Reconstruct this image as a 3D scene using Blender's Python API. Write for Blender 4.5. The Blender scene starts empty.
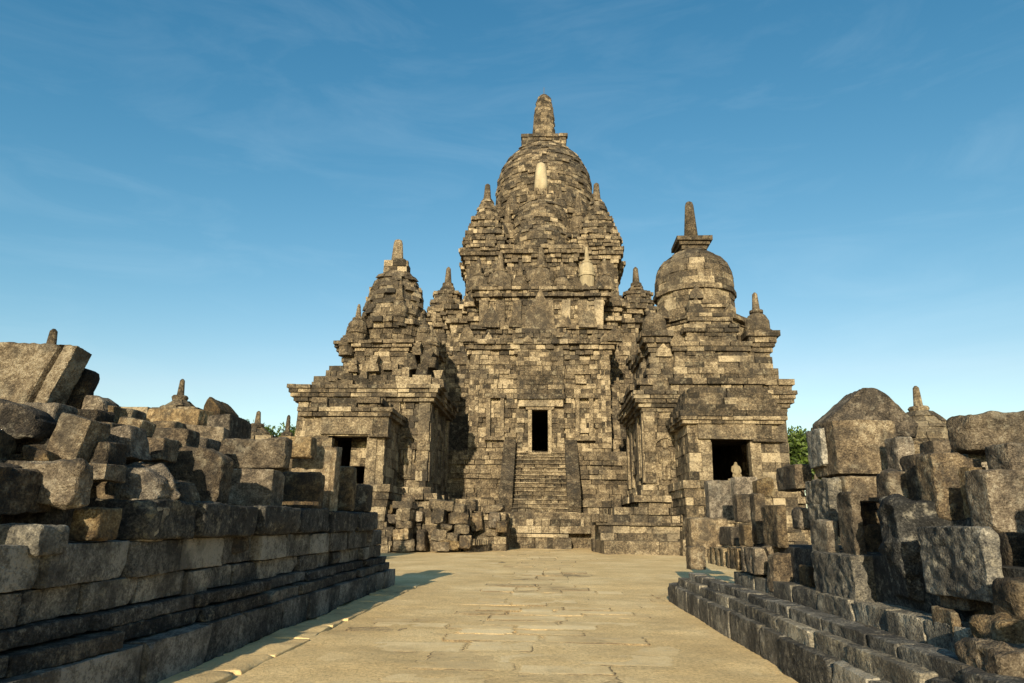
import bpy, math, random
import numpy as np
from math import radians, sin, cos, pi, atan2, sqrt, floor
from mathutils import Matrix, Vector

random.seed(7)
sc = bpy.context.scene
COL = sc.collection

# ------------------------------------------------------------------ camera
CAMH, PITCH, YAW, ROLL, FPX = 1.2, radians(14.92), radians(2.83), radians(0.7), 683.0
_f = np.array([-sin(YAW)*cos(PITCH), cos(YAW)*cos(PITCH), sin(PITCH)])
_r0 = np.array([cos(YAW), sin(YAW), 0.0])
_u0 = np.cross(_r0, _f)
CR = _r0*cos(ROLL) + _u0*sin(ROLL)
CU = -_r0*sin(ROLL) + _u0*cos(ROLL)
cam = bpy.data.objects.new('camera', bpy.data.cameras.new('camera'))
COL.objects.link(cam)
cam.data.sensor_width = 36.0
cam.data.lens = FPX/1024*36.0
cam.data.clip_start = 0.05
cam.data.clip_end = 3000
M = Matrix.Identity(4)
for i in range(3):
    M[i][0], M[i][1], M[i][2] = CR[i], CU[i], -_f[i]
M[2][3] = CAMH
cam.matrix_world = M
sc.camera = cam

# ------------------------------------------------------------------ sun, sky, exposure
SUN_EL, SUN_AZ = radians(17.5), radians(7.0)      # azimuth: how far left of straight behind the viewer
sd = bpy.data.lights.new('sun', 'SUN')
sd.energy, sd.angle, sd.color = 5.0, radians(0.5), (1.0, 0.86, 0.61)
sun = bpy.data.objects.new('sun', sd)
COL.objects.link(sun)
tosun = Vector((-sin(SUN_AZ)*cos(SUN_EL), -cos(SUN_AZ)*cos(SUN_EL), sin(SUN_EL)))
sun.rotation_euler = tosun.to_track_quat('Z', 'Y').to_euler()
sun.location = (-10, -60, 40)

world = bpy.data.worlds.new('World')
sc.world = world
world.use_nodes = True
wn, wl = world.node_tree.nodes, world.node_tree.links
wn.clear()
SKY_STRENGTH = 0.101
w_out = wn.new('ShaderNodeOutputWorld')
w_bg = wn.new('ShaderNodeBackground')
w_bg.inputs['Strength'].default_value = SKY_STRENGTH
w_sky = wn.new('ShaderNodeTexSky')
w_sky.sky_type = 'NISHITA'
w_sky.sun_disc = False
w_sky.sun_elevation = SUN_EL
w_sky.sun_rotation = atan2(tosun.x, tosun.y)
w_sky.altitude = 100
w_sky.air_density, w_sky.dust_density, w_sky.ozone_density = 1.0, 0.6, 1.6
w_tint = wn.new('ShaderNodeMix'); w_tint.data_type = 'RGBA'; w_tint.blend_type = 'MULTIPLY'
w_tint.inputs[0].default_value = 1.0
w_tint.inputs[7].default_value = (0.80, 1.08, 1.0, 1)
# deepen the zenith and whiten the horizon a little, channel by channel
w_sep = wn.new('ShaderNodeSeparateColor'); w_cmb = wn.new('ShaderNodeCombineColor')
wl.new(w_sky.outputs[0], w_tint.inputs[6])
wl.new(w_tint.outputs[2], w_sep.inputs[0])
for ch, (gain, power) in enumerate(((3.14, 1.75), (1.076, 1.07), (0.987, 0.87))):
    mu = wn.new('ShaderNodeMath'); mu.operation = 'MULTIPLY'; mu.inputs[1].default_value = 0.143
    pw = wn.new('ShaderNodeMath'); pw.operation = 'POWER'; pw.inputs[1].default_value = power
    ga = wn.new('ShaderNodeMath'); ga.operation = 'MULTIPLY'; ga.inputs[1].default_value = gain/0.143
    if ch == 0:        # keep the glow round the sun from turning red
        cap = wn.new('ShaderNodeMath'); cap.operation = 'MULTIPLY'; cap.inputs[1].default_value = 1.45
        mn = wn.new('ShaderNodeMath'); mn.operation = 'MINIMUM'
        wl.new(w_sep.outputs[ch], cap.inputs[0]); wl.new(cap.outputs[0], mn.inputs[0])
    wl.new(w_sep.outputs[ch], mu.inputs[0]); wl.new(mu.outputs[0], pw.inputs[0]); wl.new(pw.outputs[0], ga.inputs[0])
    if ch == 0:
        wl.new(ga.outputs[0], mn.inputs[1]); wl.new(mn.outputs[0], w_cmb.inputs[0])
    else:
        wl.new(ga.outputs[0], w_cmb.inputs[ch])
# thin cirrus, laid out by direction on the sky dome
w_tc = wn.new('ShaderNodeTexCoord')
w_map = wn.new('ShaderNodeMapping')
w_map.inputs['Location'].default_value = (3.1, 1.7, 0.4)
w_map.inputs['Rotation'].default_value = (0.1, 0.35, 0.2)
w_map.inputs['Scale'].default_value = (2.2, 2.2, 9.0)
wl.new(w_tc.outputs['Generated'], w_map.inputs[0])
w_no = wn.new('ShaderNodeTexNoise')
w_no.inputs['Scale'].default_value = 1.6
w_no.inputs['Detail'].default_value = 9
w_no.inputs['Roughness'].default_value = 0.62
w_no.inputs['Distortion'].default_value = 0.9
wl.new(w_map.outputs[0], w_no.inputs['Vector'])
w_rp = wn.new('ShaderNodeMapRange')
w_rp.inputs[1].default_value, w_rp.inputs[2].default_value = 0.47, 0.85
w_rp.inputs[3].default_value, w_rp.inputs[4].default_value = 0.0, 0.07
wl.new(w_no.outputs['Fac'], w_rp.inputs[0])
w_mix = wn.new('ShaderNodeMix'); w_mix.data_type = 'RGBA'
w_mix.inputs[7].default_value = (7.0, 8.2, 8.6, 1)
wl.new(w_rp.outputs[0], w_mix.inputs[0])
wl.new(w_cmb.outputs[0], w_mix.inputs[6])
wl.new(w_mix.outputs[2], w_bg.inputs['Color'])
wl.new(w_bg.outputs[0], w_out.inputs[0])

sc.view_settings.view_transform = 'Standard'
sc.view_settings.look = 'None'
sc.view_settings.exposure = 0.58
sc.view_settings.gamma = 1
sc.view_settings.use_curve_mapping = False

# ------------------------------------------------------------------ pixel <-> world
def ray(px, py):
    return _f + CR*((px-512)/FPX) + CU*((341.5-py)/FPX)
def at(px, py, Y):
    d = ray(px, py); t = Y/d[1]
    return (d[0]*t, Y, CAMH+d[2]*t)
def y_on_x(px, py, X):
    d = ray(px, py)
    return X*d[1]/d[0]

# ------------------------------------------------------------------ materials
def nd(nt, t, **kw):
    n = nt.nodes.new(t)
    for k, v in kw.items():
        if k in n.inputs: n.inputs[k].default_value = v
        else: setattr(n, k, v)
    return n
def ramp(nt, src, stops, interp='LINEAR'):
    r = nt.nodes.new('ShaderNodeValToRGB')
    r.color_ramp.interpolation = interp
    e = r.color_ramp.elements
    while len(e) < len(stops): e.new(0.5)
    for i, (p, c) in enumerate(stops):
        e[i].position = p; e[i].color = (c[0], c[1], c[2], 1)
    nt.links.new(src, r.inputs[0])
    return r
def math_(nt, op, a, b=None, c=None, clamp=False):
    n = nt.nodes.new('ShaderNodeMath'); n.operation = op; n.use_clamp = clamp
    for i, v in enumerate((a, b, c)):
        if v is None: continue
        if isinstance(v, (int, float)): n.inputs[i].default_value = v
        else: nt.links.new(v, n.inputs[i])
    return n.outputs[0]
def mixc(nt, fac, a, b, mode='MIX'):
    n = nt.nodes.new('ShaderNodeMix'); n.data_type = 'RGBA'; n.blend_type = mode
    for i, v in ((0, fac), (6, a), (7, b)):
        if isinstance(v, (int, float)): n.inputs[i].default_value = v
        elif isinstance(v, tuple): n.inputs[i].default_value = (*v, 1)
        else: nt.links.new(v, n.inputs[i])
    return n.outputs[2]

def stone(name, stops, n1, n2, lichen, dark, bump_scale, bump_d, fine_amt=0.35, dark_amt=0.75, lich_amt=0.6, pits=True, strength=0.6, speck=1.6, big=1.5, vary=False):
    m = bpy.data.materials.new(name); m.use_nodes = True
    nt = m.node_tree; nt.nodes.clear()
    out = nd(nt, 'ShaderNodeOutputMaterial'); bs = nd(nt, 'ShaderNodeBsdfPrincipled', Roughness=0.93)
    bs.inputs['Specular IOR Level'].default_value = 0.2
    tc = nd(nt, 'ShaderNodeTexCoord'); oi = nd(nt, 'ShaderNodeObjectInfo')
    va = nd(nt, 'ShaderNodeVectorMath', operation='MULTIPLY_ADD')
    cb = nd(nt, 'ShaderNodeCombineXYZ')
    for i in range(3): nt.links.new(oi.outputs['Random'], cb.inputs[i])
    nt.links.new(cb.outputs[0], va.inputs[0]); va.inputs[1].default_value = (37, 91, 53)
    nt.links.new(tc.outputs['Object'], va.inputs[2])
    V = va.outputs[0]
    at_ = nd(nt, 'ShaderNodeAttribute', attribute_name='tint')
    def noise(s, d=4, r=0.6):
        n = nd(nt, 'ShaderNodeTexNoise', Scale=s, Detail=d, Roughness=r); nt.links.new(V, n.inputs['Vector']); return n.outputs['Fac']
    a, b = noise(n1, 5), noise(n2, 6, 0.7)
    t = math_(nt, 'ADD', at_.outputs['Fac'], math_(nt, 'MULTIPLY', math_(nt, 'SUBTRACT', a, 0.5), big))
    t = math_(nt, 'ADD', t, math_(nt, 'MULTIPLY', math_(nt, 'SUBTRACT', b, 0.5), fine_amt*5))
    sp = noise(bump_scale*1.6, 4, 0.8)
    t = math_(nt, 'ADD', t, math_(nt, 'MULTIPLY', math_(nt, 'SUBTRACT', sp, 0.5), speck), clamp=True)
    col = ramp(nt, t, stops).outputs[0]
    dk = nd(nt, 'ShaderNodeMapRange'); nt.links.new(noise(dark, 7, 0.65), dk.inputs[0])
    dk.inputs[1].default_value, dk.inputs[2].default_value, dk.inputs[4].default_value = 0.51, 0.60, dark_amt
    col = mixc(nt, dk.outputs[0], col, (0.045, 0.04, 0.035))
    lk = nd(nt, 'ShaderNodeMapRange'); nt.links.new(noise(lichen, 8, 0.75), lk.inputs[0])
    lk.inputs[1].default_value, lk.inputs[2].default_value, lk.inputs[4].default_value = 0.55, 0.66, lich_amt
    col = mixc(nt, lk.outputs[0], col, (0.42, 0.36, 0.25))
    if vary:       # every stone its own cast, from brown to grey
        hs = nd(nt, 'ShaderNodeHueSaturation')
        nt.links.new(math_(nt, 'MULTIPLY_ADD', oi.outputs['Random'], -.55, 1.2), hs.inputs['Saturation'])
        fr = math_(nt, 'FRACT', math_(nt, 'MULTIPLY', oi.outputs['Random'], 7.31))
        nt.links.new(math_(nt, 'MULTIPLY_ADD', fr, .5, .75), hs.inputs['Value'])
        nt.links.new(col, hs.inputs['Color']); col = hs.outputs[0]
    nt.links.new(col, bs.inputs['Base Color'])
    h = noise(bump_scale, 9, 0.7)
    if pits:
        vo = nd(nt, 'ShaderNodeTexVoronoi', Scale=bump_scale*2.2); nt.links.new(V, vo.inputs['Vector'])
        h = math_(nt, 'ADD', h, math_(nt, 'MULTIPLY', vo.outputs['Distance'], 0.35))
    bp = nd(nt, 'ShaderNodeBump', Strength=strength, Distance=bump_d)
    nt.links.new(h, bp.inputs['Height']); nt.links.new(bp.outputs[0], bs.inputs['Normal'])
    nt.links.new(bs.outputs[0], out.inputs[0])
    return m

TEMPLE = stone('temple_andesite',
    [(0.0, (.030, .025, .019)), (.25, (.070, .055, .038)), (.5, (.138, .106, .070)), (.75, (.250, .196, .126)), (1, (.45, .365, .245))],
    1.0, 3.6, 3.0, 0.4, 9, 0.14, fine_amt=.26, dark_amt=.55, lich_amt=.5, pits=False, strength=1.0, speck=1.5, big=1.0)
BOULDER = stone('ruin_andesite',
    [(0.0, (.028, .023, .019)), (.3, (.076, .056, .037)), (.55, (.155, .113, .069)), (.8, (.265, .198, .12)), (1, (.43, .35, .235))],
    2.2, 11, 5, 2.6, 30, 0.045, fine_amt=.34, dark_amt=.6, lich_amt=.5, strength=1.0, speck=1.7, vary=True)
DRESSED = stone('wall_andesite',
    [(0.0, (.018, .018, .018)), (.3, (.055, .052, .047)), (.55, (.125, .113, .094)), (.8, (.22, .195, .155)), (1, (.38, .34, .27))],
    1.7, 11, 9, 1.4, 28, 0.030, fine_amt=.3, dark_amt=.7, lich_amt=.5, strength=.9, speck=1.8, vary=True)
PALE = stone('restored_stone',
    [(0.0, (.20, .16, .10)), (.5, (.33, .275, .18)), (1, (.46, .39, .27))],
    1.2, 8, 6, 1.5, 14, 0.03, fine_amt=.1, dark_amt=.15, lich_amt=.3, pits=False, speck=.5)

def plain(name, col, rough=.8, metal=0):
    m = bpy.data.materials.new(name); m.use_nodes = True
    b = m.node_tree.nodes['Principled BSDF']
    n = nd(m.node_tree, 'ShaderNodeTexNoise', Scale=9.0, Detail=6)
    r = ramp(m.node_tree, n.outputs['Fac'], [(.3, tuple(c*.8 for c in col)), (.7, tuple(min(1, c*1.2) for c in col))])
    m.node_tree.links.new(r.outputs[0], b.inputs['Base Color'])
    b.inputs['Roughness'].default_value = rough; b.inputs['Metallic'].default_value = metal
    return m
IRON = plain('weathered_iron', (.10, .09, .08), .6, .6)
BARK = plain('tree_bark', (.09, .07, .05))

def leaf_mat(name, a, b):
    m = bpy.data.materials.new(name); m.use_nodes = True
    nt = m.node_tree; bs = nt.nodes['Principled BSDF']
    at_ = nd(nt, 'ShaderNodeAttribute', attribute_name='tint')
    r = ramp(nt, at_.outputs['Fac'], [(0, a), (1, b)])
    nt.links.new(r.outputs[0], bs.inputs['Base Color'])
    bs.inputs['Roughness'].default_value = .6
    tr = nd(nt, 'ShaderNodeBsdfTranslucent'); nt.links.new(r.outputs[0], tr.inputs['Color'])
    mx = nd(nt, 'ShaderNodeMixShader'); mx.inputs[0].default_value = .3
    nt.links.new(bs.outputs[0], mx.inputs[1]); nt.links.new(tr.outputs[0], mx.inputs[2])
    nt.links.new(mx.outputs[0], nt.nodes['Material Output'].inputs[0])
    return m
LEAF = leaf_mat('tree_leaf', (.035, .065, .012), (.13, .19, .03))

def ground_mat():
    m = bpy.data.materials.new('sandy_ground'); m.use_nodes = True
    nt = m.node_tree; bs = nt.nodes['Principled BSDF']; bs.inputs['Roughness'].default_value = .95
    bs.inputs['Specular IOR Level'].default_value = .1
    g = nd(nt, 'ShaderNodeNewGeometry'); V = g.outputs['Position']
    def noise(s, d=5, r=.6):
        n = nd(nt, 'ShaderNodeTexNoise', Scale=s, Detail=d, Roughness=r); nt.links.new(V, n.inputs['Vector']); return n.outputs['Fac']
    c = ramp(nt, noise(.5, 8, .65), [(.35, (.61, .435, .215)), (.5, (.73, .535, .275)), (.65, (.83, .64, .36))]).outputs[0]
    f = ramp(nt, noise(30, 8, .85), [(.38, (.55, .53, .50)), (.52, (1, 1, 1)), (.7, (1.12, 1.12, 1.12))]).outputs[0]
    c = mixc(nt, 1.0, c, f, 'MULTIPLY')
    s = nd(nt, 'ShaderNodeMapRange'); nt.links.new(noise(1.6, 9, .75), s.inputs[0])
    s.inputs[1].default_value, s.inputs[2].default_value, s.inputs[4].default_value = .5, .66, .5
    c = mixc(nt, s.outputs[0], c, (.42, .31, .17))
    nt.links.new(c, bs.inputs['Base Color'])
    bp = nd(nt, 'ShaderNodeBump', Strength=.6, Distance=.03)
    nt.links.new(math_(nt, 'ADD', noise(22, 8, .75), noise(3, 6, .6)), bp.inputs['Height'])
    nt.links.new(bp.outputs[0], bs.inputs['Normal'])
    return m
GROUND = ground_mat()
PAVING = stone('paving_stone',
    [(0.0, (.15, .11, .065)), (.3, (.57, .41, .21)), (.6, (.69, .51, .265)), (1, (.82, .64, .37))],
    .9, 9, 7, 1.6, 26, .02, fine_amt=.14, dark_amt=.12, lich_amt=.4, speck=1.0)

# ------------------------------------------------------------------ objects
def mesh(name, verts, faces, mat, tint=None, smooth=False):
    me = bpy.data.meshes.new(name)
    me.from_pydata([tuple(v) for v in verts], [], [tuple(f) for f in faces])
    me.materials.append(mat)
    a = me.attributes.new('tint', 'FLOAT', 'POINT')
    t = np.full(len(verts), .5, np.float32) if tint is None else np.asarray(tint, np.float32)
    if t.ndim == 0: t = np.full(len(verts), float(t), np.float32)
    a.data.foreach_set('value', t)
    if smooth: me.polygons.foreach_set('use_smooth', [True]*len(me.polygons))
    if smooth == 'edges':
        me.update(); me.set_sharp_from_angle(angle=radians(24))
    me.update()
    return me
def link(name, me, parent=None, loc=(0, 0, 0)):
    o = bpy.data.objects.new(name, me); COL.objects.link(o)
    o.location = loc
    if parent is not None: o.parent = parent
    return o
def tag(o, label=None, cat=None, group=None, kind=None):
    for k, v in (('label', label), ('category', cat), ('group', group), ('kind', kind)):
        if v: o[k] = v
    return o
ORIGIN = {}
def thing(name, label, cat, loc=(0, 0, 0), group=None):
    o = bpy.data.objects.new(name, None); COL.objects.link(o); o.location = loc
    o.empty_display_size = .2
    ORIGIN[o] = np.array(loc, float)
    return tag(o, label, cat, group)
def part(name, mb, parent, mat, smooth=False, label=None):
    """mb holds world coordinates; the part is stored relative to its thing's base"""
    org = ORIGIN[parent]
    v = np.asarray(mb.v, float) - org
    o = link(name, mesh(name, v, mb.f, mat, mb.t, smooth), parent)
    ORIGIN[o] = org
    if label: o['label'] = label
    return o

# ------------------------------------------------------------------ masonry
class MB:
    def __init__(s): s.v, s.f, s.t = [], [], []
    def add(s, vs, fs, t=.5):
        n = len(s.v); s.v.extend([tuple(v) for v in vs]); s.f.extend([tuple(i+n for i in f) for f in fs])
        s.t.extend([t]*len(vs) if np.ndim(t) == 0 else list(t))
    def hexa(s, c, t):
        s.add(c, [(0,1,2,3), (7,6,5,4), (0,4,5,1), (1,5,6,2), (2,6,7,3), (3,7,4,0)], t)
    def box(s, x0, x1, y0, y1, z0, z1, t=.5, j=0.0):
        R = lambda: random.uniform(-j, j)
        s.hexa([(x0+R(), y0+R(), z0+R()), (x0+R(), y1+R(), z0+R()), (x1+R(), y1+R(), z0+R()), (x1+R(), y0+R(), z0+R()),
                (x0+R(), y0+R(), z1+R()), (x0+R(), y1+R(), z1+R()), (x1+R(), y1+R(), z1+R()), (x1+R(), y0+R(), z1+R())], t)
    def prism(s, poly, z0, z1, t=.15):
        n = len(poly)
        s.add([(x, y, z0) for x, y in poly] + [(x, y, z1) for x, y in poly],
              [tuple(range(n-1, -1, -1)), tuple(range(n, 2*n))] + [(i, (i+1) % n, n+(i+1) % n, n+i) for i in range(n)], t)

def tri(bias=.5, spread=.18):
    u = random.random()
    if u < .045: return min(1, bias+.36)
    if u < .13: return max(0, bias-.30)
    return min(1, max(0, random.gauss(bias, spread)))

def offset(poly, o):
    n = len(poly); res = []
    for i in range(n):
        p, c, q = poly[i-1], poly[i], poly[(i+1) % n]
        d1 = np.array(c)-np.array(p); d2 = np.array(q)-np.array(c)
        d1 = d1/np.linalg.norm(d1); d2 = d2/np.linalg.norm(d2)
        n1, n2 = np.array([d1[1], -d1[0]]), np.array([d2[1], -d2[0]])
        k = 1+n1.dot(n2)
        res.append(tuple(np.array(c)+(n1+n2)*o/max(k, .3)))
    return res

def course(mb, poly, z0, z1, L=.7, jit=.04, depth=.5, tint=.5, miss=0.0, opens=(), edges=None, cj=.012, spread=.19, gap=.03):
    """one course of separate blocks laid along a closed CCW outline"""
    n = len(poly)
    for i in range(n):
        if edges is not None and i not in edges: continue
        p, q = np.array(poly[i]), np.array(poly[(i+1) % n])
        Ln = np.linalg.norm(q-p)
        if Ln < .05: continue
        d = (q-p)/Ln; nn = np.array([d[1], -d[0]])
        cuts = [0.0]
        s = random.uniform(.35, 1.0)*L
        while s < Ln-.3*L:
            cuts.append(s); s += random.uniform(.6, 1.45)*L
        cuts.append(Ln)
        segs = list(zip(cuts[:-1], cuts[1:]))
        for (e, a, b, za, zb) in opens:
            if e != i or z1 <= za+.05 or z0 >= zb-.05: continue
            ns = []
            for s0, s1 in segs:
                if s1 <= a or s0 >= b: ns.append((s0, s1)); continue
                if s0 < a-.02: ns.append((s0, a))
                if s1 > b+.02: ns.append((b, s1))
            segs = ns
        for s0, s1 in segs:
            if random.random() < miss: continue
            o = random.gauss(0, jit)
            t = tri(tint, spread)
            g = gap*random.random()
            def P(s_, o_, z_):
                xy = p+d*(s_+random.uniform(-cj, cj)*.5)+nn*(o_+random.uniform(-cj, cj))
                return (xy[0], xy[1], z_+random.uniform(-cj, cj)*.6)
            mb.hexa([P(s0+g, o, z0), P(s0+g, -depth, z0), P(s1-g, -depth, z0), P(s1-g, o, z0),
                     P(s0+g, o, z1-g), P(s0+g, -depth, z1-g), P(s1-g, -depth, z1-g), P(s1-g, o, z1-g)], t)

def wall(mb, poly, z0, z1, h=.33, base=(), crown=(), core=True, corepoly=None, **kw):
    n = max(1, int(round((z1-z0)/h)))
    hh = (z1-z0)/n
    for k in range(n):
        o = 0.0
        if k < len(base): o = base[k]
        if n-1-k < len(crown): o = crown[n-1-k]
        po = offset(poly, o) if o else poly
        op = []
        for (e, a, b, za, zb) in kw.get('opens', ()): op.append((e, a+o, b+o, za, zb))
        k2 = dict(kw); k2['opens'] = op
        course(mb, po, z0+k*hh, z0+(k+1)*hh, **k2)
    if core:
        mb.prism(corepoly if corepoly else offset(poly, -.22), z0+.01, z1-.03, .12)

def redent(cx, cy, steps):
    """square plan with stepped corners; steps = [(half width of face, distance)...] from the middle face outwards; CCW from front-left"""
    # octant outline of front face, right half
    right = []
    for k, (w, d) in enumerate(steps):
        if k: right.append((steps[k-1][0], -d))
        right.append((w, -d))
    front = [(-x, y) for x, y in reversed(right)] + right
    # drop the shared corner: last step has w == d
    pts = []
    for a in range(4):
        ca, sa = round(cos(a*pi/2)), round(sin(a*pi/2))
        pts += [(x*ca-y*sa, x*sa+y*ca) for x, y in front[:-1]]
    return [(cx+x, cy+y) for x, y in pts]
def circle(cx, cy, r, n, ph=0):
    return [(cx+r*cos(ph+2*pi*i/n), cy+r*sin(ph+2*pi*i/n)) for i in range(n)]

def drum(mb, cx, cy, prof, h=.33, L=.7, tint=.5, jit=.03, **kw):
    """blocks laid round a circle; prof = [(z, r)...] rising"""
    zs = [p[0] for p in prof]; rs = [p[1] for p in prof]
    n = max(1, int(round((zs[-1]-zs[0])/h))); hh = (zs[-1]-zs[0])/n
    for k in range(n):
        z0, z1 = zs[0]+k*hh, zs[0]+(k+1)*hh
        r0, r1 = np.interp(z0, zs, rs), np.interp(z1, zs, rs)
        m = max(8, int(2*pi*max(r0, r1)/L)); ph = random.random()*6.28
        rin = max(.02, min(r0, r1)-.7)
        for i in range(m):
            a0, a1 = ph+2*pi*i/m, ph+2*pi*(i+random.uniform(.95, .985))/m
            o = random.gauss(0, jit); t = tri(tint, kw.get('spread', .19))
            c = []
            for z, r in ((z0, r0), (z1-.012*random.random(), r1)):
                c += [(cx+(r+o)*cos(a0), cy+(r+o)*sin(a0), z), (cx+rin*cos(a0), cy+rin*sin(a0), z),
                      (cx+rin*cos(a1), cy+rin*sin(a1), z), (cx+(r+o)*cos(a1), cy+(r+o)*sin(a1), z)]
            # extra mid column so long blocks stay round
            mb.hexa(c, t)
        mb.prism(circle(cx, cy, max(.05, min(r0, r1)-.12), 24), z0+.004, z1-.004, .15)

def lathe(mb, cx, cy, prof, n=14, tint=.5, jit=.015):
    rows = []
    base = len(mb.v)
    for z, r in prof:
        for i in range(n):
            rr = r*(1+random.gauss(0, jit)); a = 2*pi*i/n
            mb.v.append((cx+rr*cos(a), cy+rr*sin(a), z)); mb.t.append(min(1, max(0, tint+random.gauss(0, .08))))
    for k in range(len(prof)-1):
        for i in range(n):
            a, b = base+k*n+i, base+k*n+(i+1) % n
            mb.f.append((a, b, b+n, a+n))
    mb.f.append(tuple(base+(len(prof)-1)*n+i for i in range(n)))
    mb.f.append(tuple(base+i for i in range(n-1, -1, -1)))

def stupa_prof(z, H, r, drop=.5):
    """small bell stupa: base ring, bell, square neck, pointed finial"""
    return [(z-drop, r*.95), (z-.02, r*.95), (z, r*1.08), (z+.06*H, r*1.1), (z+.07*H, r*.98), (z+.13*H, r*.98), (z+.135*H, r), (z+.28*H, r*.97), (z+.38*H, r*.82),
            (z+.45*H, r*.55), (z+.455*H, r*.62), (z+.51*H, r*.62), (z+.515*H, r*.36), (z+.62*H, r*.3), (z+.9*H, r*.2), (z+.98*H, r*.13), (z+H, r*.03)]

def antefix(mb, x, y, z, w, h, d=.3, t=.4):
    pr = [(-.5, 0), (.5, 0), (.47, .32), (.34, .55), (.14, .76), (0, 1), (-.14, .76), (-.34, .55), (-.47, .32)]
    n = len(pr)
    j = lambda: random.uniform(-.03, .03)*w
    mb.add([(x+u*w+j(), y, z+v*h+j()) for u, v in pr]+[(x+u*w, y+d, z+v*h) for u, v in pr],
           [tuple(range(n)), tuple(range(2*n-1, n-1, -1))]+[(i, n+i, n+(i+1) % n, (i+1) % n) for i in range(n)], tri(t, .12))

def solve_half(cy, xl, xr, y):
    """half width of a tier centred at depth cy whose front face spans xl..xr at pixel row y"""
    a = 4.0
    for _ in range(30):
        Y = cy-a
        a = (at(xr, y, Y)[0]-at(xl, y, Y)[0])/2
    return a
def zpx(px, py, Y): return at(px, py, Y)[2]

exec_parts = []

# ------------------------------------------------------------------ ground
def noise3(p, seed=0):
    """vectorised value noise in -1..1 for an (n,3) array"""
    p = np.asarray(p, float)+seed*17.31
    i = np.floor(p).astype(np.int64); f = p-i; f = f*f*(3-2*f)
    def h(a, b, c):
        n = (a*374761393+b*668265263+c*1274126177) & 0xffffffff
        n = ((n ^ (n >> 13))*1274126177) & 0xffffffff
        return ((n ^ (n >> 16)) & 0xffff)/32767.5-1
    r = 0
    for dx in (0, 1):
        for dy in (0, 1):
            for dz in (0, 1):
                w = (f[:, 0] if dx else 1-f[:, 0])*(f[:, 1] if dy else 1-f[:, 1])*(f[:, 2] if dz else 1-f[:, 2])
                r = r+w*h(i[:, 0]+dx, i[:, 1]+dy, i[:, 2]+dz)
    return r
def fbm(p, s, o=3, seed=0):
    a, r = 1.0, 0
    for k in range(o):
        r = r+a*noise3(p*s, seed+k); s *= 2.1; a *= .5
    return r

def make_ground():
    xs = np.concatenate([[-600, -60, -15, -6], np.arange(-3.6, 5.01, .09), [9, 20, 60, 600]])
    ys = np.concatenate([[-300, -20, -3, 1], np.arange(3, 20, .09), np.arange(20, 37, .25), [45, 70, 150, 400, 900]])
    X, Y = np.meshgrid(xs, ys, indexing='ij')
    p = np.stack([X.ravel(), Y.ravel(), np.zeros(X.size)], 1)
    z = fbm(p, .8, 3, 3)*.012+fbm(p, 5, 3, 9)*.007
    near = (np.abs(p[:, 0]) < 6) & (p[:, 1] > 2) & (p[:, 1] < 38)
    p[:, 2] = np.where(near, z, -.05)
    ny = len(ys)
    idx = np.arange(X.size).reshape(X.shape)
    f = np.stack([idx[:-1, :-1], idx[1:, :-1], idx[1:, 1:], idx[:-1, 1:]], -1).reshape(-1, 4)
    o = link('ground', mesh('ground', p, f, GROUND, None, True))
    tag(o, kind='structure')
    return o
make_ground()

def make_paving():
    """worn flagstones let into the sandy causeway; the sand covers most of their edges"""
    mb = MB()
    rnd = random.Random(5)
    y = 4.2
    while y < 34:
        h = rnd.uniform(.32, .62)*(1 if y < 16 else 1.6)
        x = -2.3+rnd.uniform(0, .4)
        while x < 1.95:
            w = rnd.uniform(.4, 1.15)
            x1 = min(x+w, 1.98)
            mid = abs((x+x1)/2+.15)
            if rnd.random() < (.92 if mid < .9 else .55 if mid < 1.5 else .38):
                top = rnd.gauss(.006 if mid < .9 else -.003, .005)
                n = 10
                q = []
                for (ax, ay, bx, by) in ((x, y, x1, y), (x1, y, x1, y+h), (x1, y+h, x, y+h), (x, y+h, x, y)):
                    for k in range(n):
                        u = k/n
                        q.append((ax+(bx-ax)*u+rnd.gauss(0, .012), ay+(by-ay)*u+rnd.gauss(0, .012)))
                cx, cy = (x+x1)/2, y+h/2+rnd.uniform(-.09, .09)
                q = [(cx+(px-cx)*.975, cy+(py-y-h/2)*.93) for px, py in q]
                tx, ty = rnd.gauss(0, .003), rnd.gauss(0, .003)
                m = len(q); base = len(mb.v)
                t = min(1, max(0, rnd.gauss(.55, .16)))
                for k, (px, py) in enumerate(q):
                    mb.v.append((px, py, top-.06)); mb.t.append(0)  # both rim rings darkened: joint soil, and to cancel sun on the bevels
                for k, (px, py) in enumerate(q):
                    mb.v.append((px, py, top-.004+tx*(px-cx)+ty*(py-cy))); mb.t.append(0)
                for k, (px, py) in enumerate(q):
                    mb.v.append((cx+(px-cx)*.92, cy+(py-cy)*.86, top+tx*(px-cx)+ty*(py-cy))); mb.t.append(t)
                for k in range(m):
                    k2 = (k+1) % m
                    mb.f.append((base+k, base+k2, base+m+k2, base+m+k))
                    mb.f.append((base+m+k, base+m+k2, base+2*m+k2, base+2*m+k))
                mb.f.append(tuple(base+2*m+k for k in range(m)))
            x = x1+.004
        y += h
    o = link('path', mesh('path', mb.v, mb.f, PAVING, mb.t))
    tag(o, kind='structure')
make_paving()

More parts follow.
